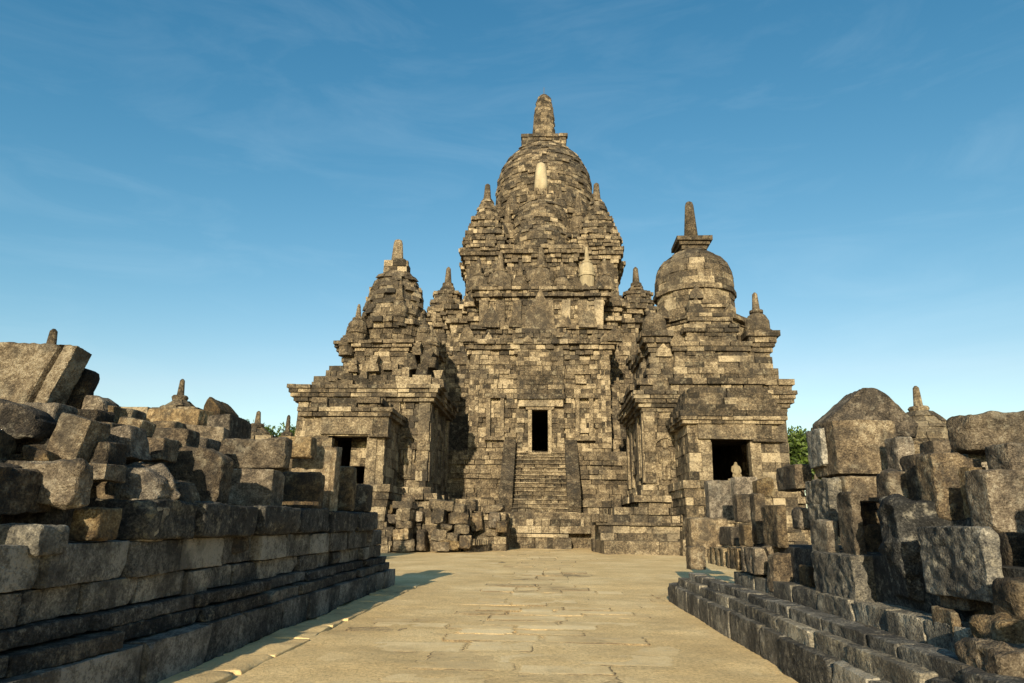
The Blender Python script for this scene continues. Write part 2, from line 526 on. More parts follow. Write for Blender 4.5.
# ------------------------------------------------------------------ main temple
YC = 52.0
def main_temple():
    X0 = at(541, 430, 45)[0]
    T = thing('stone_temple', 'huge grey-brown stone temple with tall central dome, dark doorway and steep stairs', 'temple', (X0, YC, 0))
    # terrace
    mb = MB()
    wall(mb, [(X0-12, 39.2), (X0+12, 39.2), (X0+12, 64), (X0-12, 64)], -.1, 2.5, .36, base=(.35, .3, .1), crown=(.15, .05), L=.48, tint=.5, jit=.04)
    part('terrace', mb, T, TEMPLE)
    # porch
    Yf = 41.5
    xl, xr = at(470, 400, Yf)[0], at(610, 400, Yf)[0]
    zb = 2.5; sill = zpx(540, 453, Yf); dtop = zpx(540, 411, Yf)
    zc0, zc1 = zpx(540, 355, Yf), zpx(540, 341, Yf)
    poly = [(xl, Yf), (xr, Yf), (xr, 46.2), (xl, 46.2)]
    dc = at(540, 430, Yf)[0]-xl; dw = (at(548, 430, Yf)[0]-at(532, 430, Yf)[0])/2
    nich = []
    mb = MB()
    bl, br = at(446, 460, Yf-.3)[0], at(637, 460, Yf-.3)[0]
    bpoly = [(bl, Yf-.3), (br, Yf-.3), (br, 46.2), (bl, 46.2)]
    wall(mb, bpoly, zb-.4, sill+.1, .27, base=(.7, .7, .45, .2, .12, .12, .32, .36, .12, .05), crown=(.02, .2, .16, .0), L=.7, tint=.5, spread=.1)
    kw = dict(L=.5, tint=.56, jit=.06, edges=(0, 1, 3), depth=.75)
    wall(mb, poly, sill, zc0, .30, core=False, opens=((0, dc-dw, dc+dw, sill, dtop),), **kw)
    wall(mb, poly, zc0, zc1, .26, crown=(.5, .34, .16, .05), core=False, **kw)
    mb.prism(offset(poly, -.3), dtop+.3, zc1-.05, .1)
    bay = [(at(517, 430, Yf)[0], Yf-.28), (at(564, 430, Yf)[0], Yf-.28), (at(564, 430, Yf)[0], Yf+.3), (at(517, 430, Yf)[0], Yf+.3)]
    sb = xl+dc-bay[0][0]
    wall(mb, bay, sill, zpx(540, 330, Yf), .30, core=False, opens=((0, sb-dw, sb+dw, sill, dtop),), L=.55, tint=.5, jit=.035, edges=(0, 1, 3), depth=.4, crown=(.15, .1, 0))
    Yf -= .28
    for u in (.185, .815):      # slot niches beside the bay
        xx = xl+(xr-xl)*u; zn0, zn1 = zpx(540, 436, Yf), zpx(540, 398, Yf)
        for sgn in (-1, 1): mb.box(xx+sgn*.42-.12, xx+sgn*.42+.12, Yf, Yf+.4, zn0, zn1, .6, .02)
        mb.box(xx-.62, xx+.62, Yf-.05, Yf+.4, zn1+.003, zn1+.28, .5, .02); mb.box(xx-.62, xx+.62, Yf-.05, Yf+.4, zn0-.25, zn0-.003, .5, .02)
    # pilaster strips framing the face
    for u in (.03, .97):
        xx = xl+(xr-xl)*u
        p2 = [(xx-.28, Yf+.14), (xx+.28, Yf+.14), (xx+.28, Yf+.6), (xx-.28, Yf+.6)]
        wall(mb, p2, sill+.3, zc0, .33, core=False, L=.48, tint=.56, jit=.03, edges=(0, 1, 3), depth=.3)
    part('porch', mb, T, TEMPLE)
    xd = xl+dc
    mb = MB()
    fw = .22
    for sx in (-1, 1):
        mb.box(xd+sx*(dw+fw/2)-fw/2, xd+sx*(dw+fw/2)+fw/2, Yf-.16, Yf+.5, sill, dtop+.02, .75, .015)
    mb.box(xd-dw-fw-.15, xd+dw+fw+.15, Yf-.19, Yf+.5, dtop+.024, dtop+.27, .7, .015)
    mb.box(xd-dw-.2, xd+dw+.2, Yf-.2, Yf+.5, sill-.14, sill-.004, .7, .015)
    part('door_frame', mb, T, TEMPLE)
    # panel over the door
    mb = MB()
    zl0, zl1 = zpx(540, 407, Yf), zpx(540, 400, Yf)
    l0, l1 = at(519, 400, Yf)[0], at(563, 400, Yf)[0]
    mb.box(l0, l1, Yf-.3, Yf+.2, zl0, zl1, .85, .02); mb.box(l0-.1, l1+.1, Yf-.42, Yf+.2, zl1+.004, zl1+.3, .2, .03)
    pz0, pz1 = zpx(540, 394, Yf), zpx(540, 371, Yf)
    p2 = [(l0+.05, Yf-.12), (l1-.05, Yf-.12), (l1-.05, Yf+.3), (l0+.05, Yf+.3)]
    wall(mb, p2, pz0, pz1, .3, core=False, L=.48, tint=.25, jit=.02, edges=(0, 1, 3), depth=.3, spread=.08)
    part('lintel', mb, T, TEMPLE)
    # stairs
    mb = MB()
    sx0, sx1 = at(513, 480, 39)[0], at(567, 480, 39)[0]
    n = 15; y0, y1, z0 = 37.3, 41.3, zpx(540, 512, 37.6)
    for k in range(n):
        ya = y0+(y1-y0)*k/n; za, zz = z0+(sill-z0)*k/n, z0+(sill-z0)*(k+1)/n
        hz = (zz-za)*.74
        course(mb, [(sx0, ya+.09), (sx1, ya+.09), (sx1, ya+1), (sx0, ya+1)], za, za+hz, L=.6, jit=.006, depth=.9, tint=.42, edges=(0,), spread=.12, cj=.006)
        course(mb, [(sx0, ya), (sx1, ya), (sx1, ya+1), (sx0, ya+1)], za+hz+.004, zz, L=.85, jit=.008, depth=.9, tint=.62, edges=(0,), spread=.12, cj=.006)
    cx0, cx1 = at(504, 520, 36.5)[0], at(590, 520, 36.5)[0]
    zt = z0
    for k in range(3):
        ya = 36.2+.4*k; za, zz = .75+(zt-.75)*k/3, .75+(zt-.75)*(k+1)/3
        course(mb, [(cx0+.3*k, ya), (cx1-.3*k, ya), (cx1-.3*k, ya+1.2), (cx0+.3*k, ya+1.2)], za, zz, L=.55, jit=.03, depth=1.2, tint=.5, edges=(0, 1, 3))
    mb.box(cx0-.4, cx1+.4, 36.9, 39.5, -.05, zt-.05, .45, .02)
    part('staircase', mb, T, TEMPLE)
    mb = MB()
    a0, a1 = at(509, 536, 35.6)[0], at(571, 536, 35.6)[0]
    course(mb, [(a0, 35.6), (a1, 35.6), (a1, 37), (a0, 37)], -.05, .55, L=.9, jit=.02, depth=1.2, tint=.5, edges=(0, 1, 3))
    course(mb, [(a0-.1, 35.5), (a1-.1, 35.5), (a1-.1, 37), (a0-.1, 37)], .55, .72, L=1.2, jit=.03, depth=1.2, tint=.75, edges=(0, 1, 3))
    part('stair_landing', mb, T, TEMPLE)
    for sx, px in ((-1, 507), (1, 573)):
        mb = MB()
        bx = at(px, 480, 38.5)[0]; w = .36
        pts = [(37.6, z0-.1), (37.35, z0+.3), (37.3, z0+.7), (37.5, z0+1.15), (37.8, z0+1.4), (41.15, sill+.75), (41.15, z0-.1)]
        m = len(pts)
        mb.add([(bx-w, y, z) for y, z in pts]+[(bx+w, y, z) for y, z in pts],
               [tuple(range(m)), tuple(range(2*m-1, m-1, -1))]+[(i, m+i, m+(i+1) % m, (i+1) % m) for i in range(m)], .2)
        part('balustrade', mb, T, TEMPLE)
    # body
    a = solve_half(YC, 446, 636, 360)
    zt = zpx(540, 306, YC-a)
    door_n = 1.3
    st = [(4.9, a+.35), (a-.9, a), (a, a-.0)] if False else [(5.0, a+.45), (a, a)]
    poly = redent(X0+.2, YC, st)
    # edge list: front middle face has index of its left vertex; opening cut for the inner chamber
    mb = MB()
    fi = 1 if len(poly) > 4 else 0
    Lf = abs(poly[fi+1][0]-poly[fi][0]) if False else None
    # find the front middle edge
    for i in range(len(poly)):
        p, q = poly[i], poly[(i+1) % len(poly)]
        if abs(p[1]-q[1]) < 1e-6 and p[1] < YC-a-.1: fi = i
    s_mid = xd-poly[fi][0]
    wall(mb, poly, 2.45, sill, .33, base=(.7, .7, .55, .4, .5, .2), L=.48, tint=.5)
    ff = poly[fi][1]
    hollow = [(X0-a+.3, ff+.3), (xd-door_n, ff+.3), (xd-door_n, ff+10), (xd+door_n, ff+10), (xd+door_n, ff+.3), (X0+a-.1, ff+.3),
              (X0+a-.1, YC+a-.3), (X0-a+.3, YC+a-.3)]
    wall(mb, poly, sill, dtop+.3, .33, L=.55, tint=.5, opens=((fi, s_mid-door_n, s_mid+door_n, 0, 99),), corepoly=hollow)
    wall(mb, poly, dtop+.3, zt, .32, crown=(.5, .32, .18, .3, .05), L=.5, tint=.5, jit=.055, miss=.012)
    part('body', mb, T, TEMPLE)
    # porch roof
    mb = MB()
    def px_poly(x0, x1, y, Yq, back): return [(at(x0, y, Yq)[0], Yq), (at(x1, y, Yq)[0], Yq), (at(x1, y, Yq)[0], back), (at(x0, y, Yq)[0], back)]
    Y2 = 41.8
    wall(mb, px_poly(474, 609, 334, Y2, 47), zc1, zpx(540, 326, Y2), .28, crown=(.25, .1), L=.55, tint=.38, jit=.06)
    Y3 = 42.9
    z3a, z3b = zpx(540, 327, Y3), zpx(540, 301, Y3)
    wall(mb, px_poly(480, 603, 312, Y3, 48), z3a-.3, z3b, .3, L=.48, tint=.55, jit=.05, miss=.01)
    for k in range(8):
        xx = at(484+k*16.4, 312, Y3)[0]
        mb.box(xx-.28, xx+.28, Y3-.22, Y3+.2, z3a, z3b-.02, tri(.6), .04)
    wall(mb, px_poly(478, 605, 297, Y3, 48), z3b, zpx(540, 288, Y3), .24, crown=(.42, .2, .36, .1), L=.48, tint=.42, jit=.05)
    part('porch_roof', mb, T, TEMPLE)
    for px, py, w, h, Yq in ((491, 327, 1.15, 1.5, Y2-.45), (540, 331, 1.9, 2.9, Y2-.5), (588, 327, 1.15, 1.5, Y2-.45), (515, 327, .8, .9, Y2-.4), (563, 327, .8, .9, Y2-.4), (467, 341, .9, 1.1, Yf-.4), (615, 341, .9, 1.1, Yf-.4),
                             (472, 310, 1.3, 1.6, 44.9), (614, 310, 1.3, 1.6, 44.9), (540, 291, 1.5, 1.9, Y3-.35), (505, 290, .9, 1.1, Y3-.35), (576, 290, .9, 1.1, Y3-.35)):
        mb = MB(); p = at(px, py, Yq); antefix(mb, p[0], p[1], p[2], w, h, .4, .3); part('antefix', mb, T, TEMPLE)
    # second storey
    a2 = solve_half(YC, 466, 617, 270)
    X2 = at(541.5, 270, YC-a2)[0]
    zu0, zu1 = zt-.4, zpx(541, 249, YC-a2)
    mb = MB()
    st = [(2.6, a2+.3), (a2-1.3, a2), (a2, a2)]
    st = [(2.5, a2+.35), (a2, a2)]
    poly = redent(X2, YC, st)
    wall(mb, redent(X2, YC, [(3.2, a2+.8), (a2+.3, a2+.3)]), zu0, zu0+.9, .3, crown=(.2, .05), L=.5, tint=.4, jit=.06)
    wall(mb, poly, zu0+.9, zu1, .31, base=(.25, .12), crown=(.5, .42, .22, .1), L=.48, tint=.48, jit=.06, miss=.012)
    for sx in (-1, 1):
        for u in (3.3, 4.9):
            mb.box(X2+sx*u-.3, X2+sx*u+.3, YC-a2-.25, YC-a2+.1, zu0+1, zu1-1.0, tri(.5), .05)
    part('upper_storey', mb, T, TEMPLE)
    # small stupas standing in front of the second storey
    for px, yb, yt, r, mt in ((500, 290, 252, .85, TEMPLE), (541, 289, 247, 1.0, TEMPLE), (587, 277, 247, .55, PALE), (478, 293, 258, .75, TEMPLE), (605, 293, 258, .75, TEMPLE),
                              (520, 291, 262, .6, TEMPLE), (562, 291, 262, .6, TEMPLE)):
        Yq = YC-a2-1.1
        mb = MB(); p = at(px, yb, Yq); H = zpx(px, yt, Yq)-p[2]
        lathe(mb, p[0], p[1], stupa_prof(p[2], H, r, 1.6 if mt is PALE else .5), 14, .35 if mt is PALE else .45 if mt is TEMPLE else .5, .03 if mt is TEMPLE else .012)
        part('small_stupa', mb, T, mt, label='pale restored small stupa' if mt is PALE else None)
    # crown stage
    mb = MB()
    a3 = solve_half(YC, 480, 605, 230)
    z3 = zpx(541, 207, YC-a3)
    X3 = at(543, 220, YC)[0]
    wall(mb, redent(X3, YC, [(2.4, a3+.5), (a3-.5, a3-.5)]), zu1-.05, zu1+1.2, .3, crown=(.3, .1), L=.48, tint=.42, jit=.07)
    wall(mb, circle(X3, YC, a3-.2, 16, pi/16), zu1+1.2, z3, .3, crown=(.4, .2, .05), L=.55, tint=.42, jit=.07, miss=.01)
    part('crown_stage', mb, T, TEMPLE)
    # weathered antefixes and knobs lining the cornices
    for row, (xa, xb, py, Yq, n, w, h) in enumerate(((470, 612, 341, Yf-.25, 11, .55, .6), (477, 606, 326, Y2-.1, 9, .5, .7), (464, 619, 250, YC-a2-.2, 12, .6, .75), (480, 604, 289, Y3-.25, 10, .5, .6), (484, 600, 232, YC-a3-.55, 9, .6, .8))):
        for k in range(n):
            if random.random() < .12: continue
            u = (k+.5+random.uniform(-.15, .15))/n
            p = at(xa+(xb-xa)*u, py, Yq); mb = MB()
            antefix(mb, p[0], p[1], p[2]-.05, w*random.uniform(.8, 1.25), h*random.uniform(.6, 1.2), .35, .36); part('antefix', mb, T, TEMPLE)
    # corner turrets
    for sx, px, tip in ((-1, 487, 184), (1, 597, 183)):
        for sy in (-1, 1):
            mb = MB()
            Yq = YC+sy*4.6
            cx = at(px, 215, YC-4.6)[0]
            zb2, zt2, zd, zf = zu1-.05, zpx(px, 222, YC-4.6), zpx(px, 201, YC-4.6), zpx(px, tip, YC-4.6)
            sq = lambda w_: redent(cx, Yq, [(w_*.55, w_+.12), (w_, w_)])
            for w, f0, f1 in ((1.42, 0, .28), (1.25, .28, .52), (1.06, .52, .76), (.9, .76, 1.0)):
                wall(mb, sq(w), zb2+(zt2-zb2)*f0, zb2+(zt2-zb2)*f1, .26, crown=(.14, .05), L=.45, tint=.45, jit=.06)
            hh = zd-zt2
            drum(mb, cx, Yq, [(zt2, .85), (zt2+hh*.35, .85), (zt2+hh*.7, .66), (zd, .4)], .25, .45, .42, .05)
            t = part('turret', mb, T, TEMPLE)
            mb = MB(); lathe(mb, cx, Yq, [(zd-.1, .38), (zd+.1, .38), (zd+.11, .30), (zf-.12, .2), (zf, .06)], 10, .35)
            part('finial', mb, t, TEMPLE)
    # stupas ringing the dome
    for k in range(16):
        an = 2*pi*(k+.5)/16
        mb = MB(); r = a3+.15
        lathe(mb, X3+r*cos(an), YC+r*sin(an), stupa_prof(zu1+1.0+(k % 2)*.5, 3.6, .8), 12, .42, .04)
        part('small_stupa', mb, T, TEMPLE)
    for k in range(14):
        an = 2*pi*(k+.25)/14
        mb = MB(); r = a3-.55
        lathe(mb, X3+r*cos(an), YC+r*sin(an), stupa_prof(z3-.1, random.uniform(1.9, 2.5), .48), 10, .38, .05)
        part('small_stupa', mb, T, TEMPLE)
    # big stupa in front of the dome
    Yq = YC-a3+.6
    cx = at(541, 225, Yq)[0]
    r = (at(570, 225, Yq)[0]-at(512, 225, Yq)[0])/2
    zz = lambda y: zpx(541, y, Yq)
    mb = MB()
    drum(mb, cx, Yq, [(zz(262), r*1.0), (zz(243), r*1.08), (zz(238), r*.95), (zz(222), r*.97), (zz(213), r*.85), (zz(206), r*.55), (zz(203), r*.3)], .3, .6, .45, .05)
    wall(mb, [(cx-.95, Yq-.95), (cx+.95, Yq-.95), (cx+.95, Yq+.95), (cx-.95, Yq+.95)], zz(207), zz(193), .28, L=.5, tint=.4, jit=.03)
    t = part('front_stupa', mb, T, TEMPLE)
    mb = MB(); w = (at(548, 190, Yq)[0]-at(534, 190, Yq)[0])/2
    lathe(mb, cx, Yq, [(zz(194), w), (zz(185), w*.97), (zz(170), w*.78), (zz(165), w*.6), (zz(163), w*.25)], 18, .6, .004)
    part('finial', mb, t, PALE, True, 'pale restored finial')
    # dome
    XD = at(544, 190, YC)[0]
    zz = lambda y: zpx(544, y, YC)
    R = lambda x0, x1, y: (at(x1, y, YC)[0]-at(x0, y, YC)[0])/2*.985
    mb = MB()
    prof = [(z3-1.5, R(494, 594, 200)), (zz(200), R(495, 593, 200)), (zz(186), R(496.5, 591, 186)), (zz(178), R(499, 589, 178)), (zz(168), R(504, 583, 168)),
            (zz(160), R(511, 577, 160)), (zz(154), R(518, 570, 154)), (zz(148), R(528, 560, 150))]
    drum(mb, XD, YC, prof, .3, .6, .42, .05)
    part('dome', mb, T, TEMPLE)
    mb = MB()
    w = R(522, 565, 146)
    wall(mb, [(XD-w, YC-w), (XD+w, YC-w), (XD+w, YC+w), (XD-w, YC+w)], zz(158), zz(145.5), .28, crown=(.1, 0), L=.48, tint=.35, jit=.04)
    part('pedestal', mb, T, TEMPLE)
    mb = MB()
    drum(mb, XD, YC, [(zz(146), R(532, 556, 138)), (zz(118), R(533.5, 554.5, 120)), (zz(104), R(535.5, 552.5, 106)), (zz(99), R(537, 551, 100)), (zz(96), R(540, 548, 97))], .3, .55, .42, .015)
    part('finial', mb, T, TEMPLE)
    mb = MB(); lathe(mb, XD, YC, [(zz(98), .035), (zz(87.5), .02)], 6, .5, 0); part('lightning_rod', mb, T, IRON)
    # side wings
    for sx, pa, pb, pf in ((-1, 428, 462, 447), (1, 655, 622, 637)):
        mb = MB()
        Yq = 47.5
        xo, xi = at(pa, 330, Yq)[0], X0+sx*(a-.8)
        x0, x1 = min(xo, xi), max(xo, xi)
        zw = zpx(pf, 349, Yq)
        pl = [(x0, Yq), (x1, Yq), (x1, Yq+9), (x0, Yq+9)]
        wall(mb, pl, 2.4, zw, .33, base=(.5, .5, .3, .1), crown=(.45, .3, .15), L=.5, tint=.48, jit=.055)
        xm = at(pf, 310, Yq+1.6)[0]
        zr, z6, z7 = zpx(pf, 312, Yq), zpx(pf, 292, Yq+1), zpx(pf, 283, Yq+1)
        wv = 1.35
        win = []
        pl = [(xm-wv, Yq+.3), (xm+wv, Yq+.3), (xm+wv, Yq+3), (xm-wv, Yq+3)]
        wall(mb, pl, zw, zw+.7, .3, L=.48, tint=.4, jit=.06)
        wall(mb, offset(pl, -.12), zw+.7, zr, .3, crown=(.3, .12), L=.55, tint=.45, jit=.05)
        yy = Yq+1.6
        for w, f0, f1 in ((1.15, 0, .3), (.98, .3, .6), (.8, .6, 1.0)):
            wall(mb, redent(xm, yy, [(w*.6, w+.12), (w, w)]), zr+(z6-zr)*f0, zr+(z6-zr)*f1, .25, crown=(.13, .04), L=.45, tint=.42, jit=.06)
        drum(mb, xm, yy, [(z6, .68), ((z6+z7)/2, .6), (z7, .4)], .25, .45, .4, .05)
        w_ = part('side_wing', mb, T, TEMPLE)
        mb = MB(); zf = zpx(pf, 267, yy)
        lathe(mb, xm, yy, [(z7-.1, .42), (z7+.15, .42), (z7+.16, .28), (zf-.15, .18), (zf, .05)], 10, .35); part('finial', mb, w_, TEMPLE)
        mb = MB()
        xw = at(441 if sx < 0 else 641, 318, Yq+.3)[0]; zw2 = zpx(441, 318, Yq+.3)
        mb.box(xw-.55, xw+.55, Yq+.1, Yq+.45, zw2-.7, zw2-.45, .55, .02); mb.box(xw-.55, xw+.55, Yq+.1, Yq+.45, zw2+.45, zw2+.7, .55, .02)
        for s in (-1, 1): mb.box(xw+s*.48-.12, xw+s*.48+.12, Yq+.12, Yq+.45, zw2-.445, zw2+.445, .55, .02)
        part('window', mb, w_, TEMPLE)
        for q in (.2, .75):
            mb = MB(); antefix(mb, x0+(x1-x0)*q, Yq-.35, zw, 1.0, 1.4, .35, .35); part('antefix', mb, w_, TEMPLE)
main_temple()

# ------------------------------------------------------------------ flanking shrines
def relief(mb, x, y, z, h, t=.7):
    """a standing robed figure cut in low relief under an arched frame"""
    w = h*.33
    for k in range(9):
        a0, a1 = pi*k/9, pi*(k+1)/9
        for a, b in ((a0, a1),):
            mb.hexa([(x+w*cos(a), y-.10, z+h*.72+w*sin(a)), (x+w*cos(a), y+.1, z+h*.72+w*sin(a)), (x+w*cos(b), y+.1, z+h*.72+w*sin(b)), (x+w*cos(b), y-.10, z+h*.72+w*sin(b)),
                     (x+w*.8*cos(a), y-.10, z+h*.72+w*.8*sin(a)), (x+w*.8*cos(a), y+.1, z+h*.72+w*.8*sin(a)), (x+w*.8*cos(b), y+.1, z+h*.72+w*.8*sin(b)), (x+w*.8*cos(b), y-.10, z+h*.72+w*.8*sin(b))], t)
    for s in (-1, 1): mb.box(x+s*w*.9-.05, x+s*w*.9+.05, y-.1, y+.1, z, z+h*.71, t, .01)
    def ell(cx, cz, rx, rz, dep):
        base = len(mb.v); nu, nv = 10, 6
        for i in range(nv+1):
            ph = -pi/2+pi*i/nv
            for k in range(nu):
                th = 2*pi*k/nu
                mb.v.append((cx+rx*cos(ph)*cos(th), y-.02+dep*cos(ph)*sin(th), cz+rz*sin(ph))); mb.t.append(t)
        for i in range(nv):
            for k in range(nu):
                a, b = base+i*nu+k, base+i*nu+(k+1) % nu
                mb.f.append((a, b, b+nu, a+nu))
    ell(x, z+h*.80, h*.075, h*.10, .16); ell(x, z+h*.90, h*.04, h*.05, .12)
    ell(x, z+h*.57, h*.12, h*.17, .15); ell(x, z+h*.40, h*.11, h*.10, .15)
    for s in (-1, 1):
        ell(x+s*h*.055, z+h*.2, h*.055, h*.21, .13); ell(x+s*h*.15, z+h*.52, h*.035, h*.15, .12)
        ell(x+s*h*.07, z+h*.02, h*.06, h*.03, .14)

def shrine(label, side, Xc, YB, a, YP, pw, z_base, pxr, rough, miss, tb, dome_fn, L, pxc):
    """square cella with a porch towards the viewer; pxr = pixel rows of the main heights"""
    T = thing('stone_shrine', label, 'shrine', (Xc, YB+a, 0))
    yc = YB+a
    kw = dict(L=L, tint=tb, jit=rough, miss=miss)
    Z = lambda y, Y: zpx(pxc, y, Y)
    sill, dtop = Z(pxr['sill'], YP), Z(pxr['dtop'], YP)
    # base
    mb = MB()
    wall(mb, [(Xc-a-1.5, YB-1.2), (Xc+a+1.5, YB-1.2), (Xc+a+1.5, YB+2*a+1.2), (Xc-a-1.5, YB+2*a+1.2)], -.05, z_base-.55, .34, base=(.3, .25, .1), crown=(.15, .03), **kw)
    wall(mb, [(Xc-a-.45, YB-.45), (Xc+a+.45, YB-.45), (Xc+a+.45, YB+2*a+.45), (Xc-a-.45, YB+2*a+.45)], z_base-.6, z_base, .3, crown=(.2, .0), **kw)
    pb = [(Xc-pw-.35, YP-.6), (Xc+pw+.35, YP-.6), (Xc+pw+.35, YB), (Xc-pw-.35, YB)]
    wall(mb, pb, -.05, sill, .33, base=(.3, .2, .1), crown=(.12, .05), edges=(0, 1, 3), **kw)
    part('base', mb, T, TEMPLE)
    # cella walls, with an inner chamber
    zc0, zc1 = Z(pxr['cor0'], YB), Z(pxr['cor1'], YB)
    poly = [(Xc-a, YB), (Xc+a, YB), (Xc+a, YB+2*a), (Xc-a, YB+2*a)]
    hw = 1.3
    mb = MB()
    hollow = [(Xc-a+.3, YB+.3), (Xc-hw, YB+.3), (Xc-hw, YB+2*a-1), (Xc+hw, YB+2*a-1), (Xc+hw, YB+.3), (Xc+a-.3, YB+.3), (Xc+a-.3, YB+2*a-.3), (Xc-a+.3, YB+2*a-.3)]
    op = ((0, a-hw, a+hw, sill-.05, dtop+.4),)
    wall(mb, poly, z_base, sill if sill > z_base+.3 else z_base+.3, .3, base=(.3, .2), **kw)
    wall(mb, poly, max(sill, z_base+.3), dtop+.4, .36, corepoly=hollow, opens=op, **kw)
    wall(mb, poly, dtop+.4, zc0, .36, **kw)
    for sx in (-1, 1):        # corner pilasters
        for u in (.93, .47):
            xx = Xc+sx*a*u
            p2 = [(xx-.27, YB-.11), (xx+.27, YB-.11), (xx+.27, YB+.3), (xx-.27, YB+.3)]
            wall(mb, p2, z_base+.6, zc0, .5, core=False, edges=(0, 1, 3), depth=.3, L=.8, tint=tb+.05, jit=rough*.5)
        for yy in (YB+.35, YB+2.0, YB+2*a-2.0, YB+2*a-.35):   # pilasters and a panel on the side walls
            xs = Xc+sx*a
            mb.box(xs-.1, xs+.11, yy-.25, yy+.25, z_base+.6, zc0-.02, tb+.05, .02)
        xs = Xc+sx*(a+.02)
        for yy in (YB+.9, YB+1.45): mb.box(xs-.1, xs+.09, yy-.07, yy+.07, z_base+.9, zc0-.7, .65, .02)
    part('cella_wall', mb, T, TEMPLE)
    mb = MB(); relief(mb, Xc-side*a*.71, YB-.02, z_base+.75, 2.0, .65)
    part('relief_figure', mb, T, TEMPLE)
    mb = MB()
    wall(mb, poly, zc0, zc1, .2, crown=(.55, .47, .4, .25, .12, .04), L=L*1.2, tint=tb-.05, jit=rough*.7, miss=miss)
    part('cornice', mb, T, TEMPLE)
    # porch
    pz0, pz1 = Z(pxr['por0'], YP), Z(pxr['por1'], YP)
    pp = [(Xc-pw, YP), (Xc+pw, YP), (Xc+pw, YB+.2), (Xc-pw, YB+.2)]
    dcx = (at(pxr['d0'], 460, YP)[0]+at(pxr['d1'], 460, YP)[0])/2
    dw = (at(pxr['d1'], 460, YP)[0]-at(pxr['d0'], 460, YP)[0])/2
    s0 = dcx-(Xc-pw)
    mb = MB()
    wall(mb, pp, sill, pz0, .42, core=False, opens=((0, s0-dw, s0+dw, sill-.1, dtop),), edges=(0, 1, 3), L=L*.9, tint=tb+.06, jit=rough*.6, depth=.55, miss=miss)
    mb.box(Xc-pw+.1, Xc+pw-.1, YP+.15, YB+.4, dtop+.12, pz0-.02, .15)
    part('porch_wall', mb, T, TEMPLE)
    mb = MB()
    mb.box(dcx-dw-.55, dcx+dw+.25, YP-.14, YP+.4, dtop, dtop+.78, tb, .03)
    mb.box(dcx+dw+.26, dcx+dw+.95, YP-.10, YP+.4, dtop+.02, dtop+.8, tb-.2, .03)
    mb.box(dcx+dw+.1, Xc+pw+.22, YP-.28, YP+.4, dtop-.14, dtop-.004, tb-.25, .03)
    for sx in (-1, 1): mb.box(dcx+sx*(dw+.22)-.22, dcx+sx*(dw+.22)+.22, YP-.09, YP+.3, sill, dtop-.15, tb+.1, .02)
    part('door_frame', mb, T, TEMPLE)
    mb = MB()
    wall(mb, pp, pz0, pz1, .17, crown=(.34, .24, .12, .03), edges=(0, 1, 3), L=L, tint=tb, jit=rough*.6)
    part('porch_cornice', mb, T, TEMPLE)
    return T, poly, yc, zc1, pp, pz1, kw, Z, dcx, dw, sill, dtop

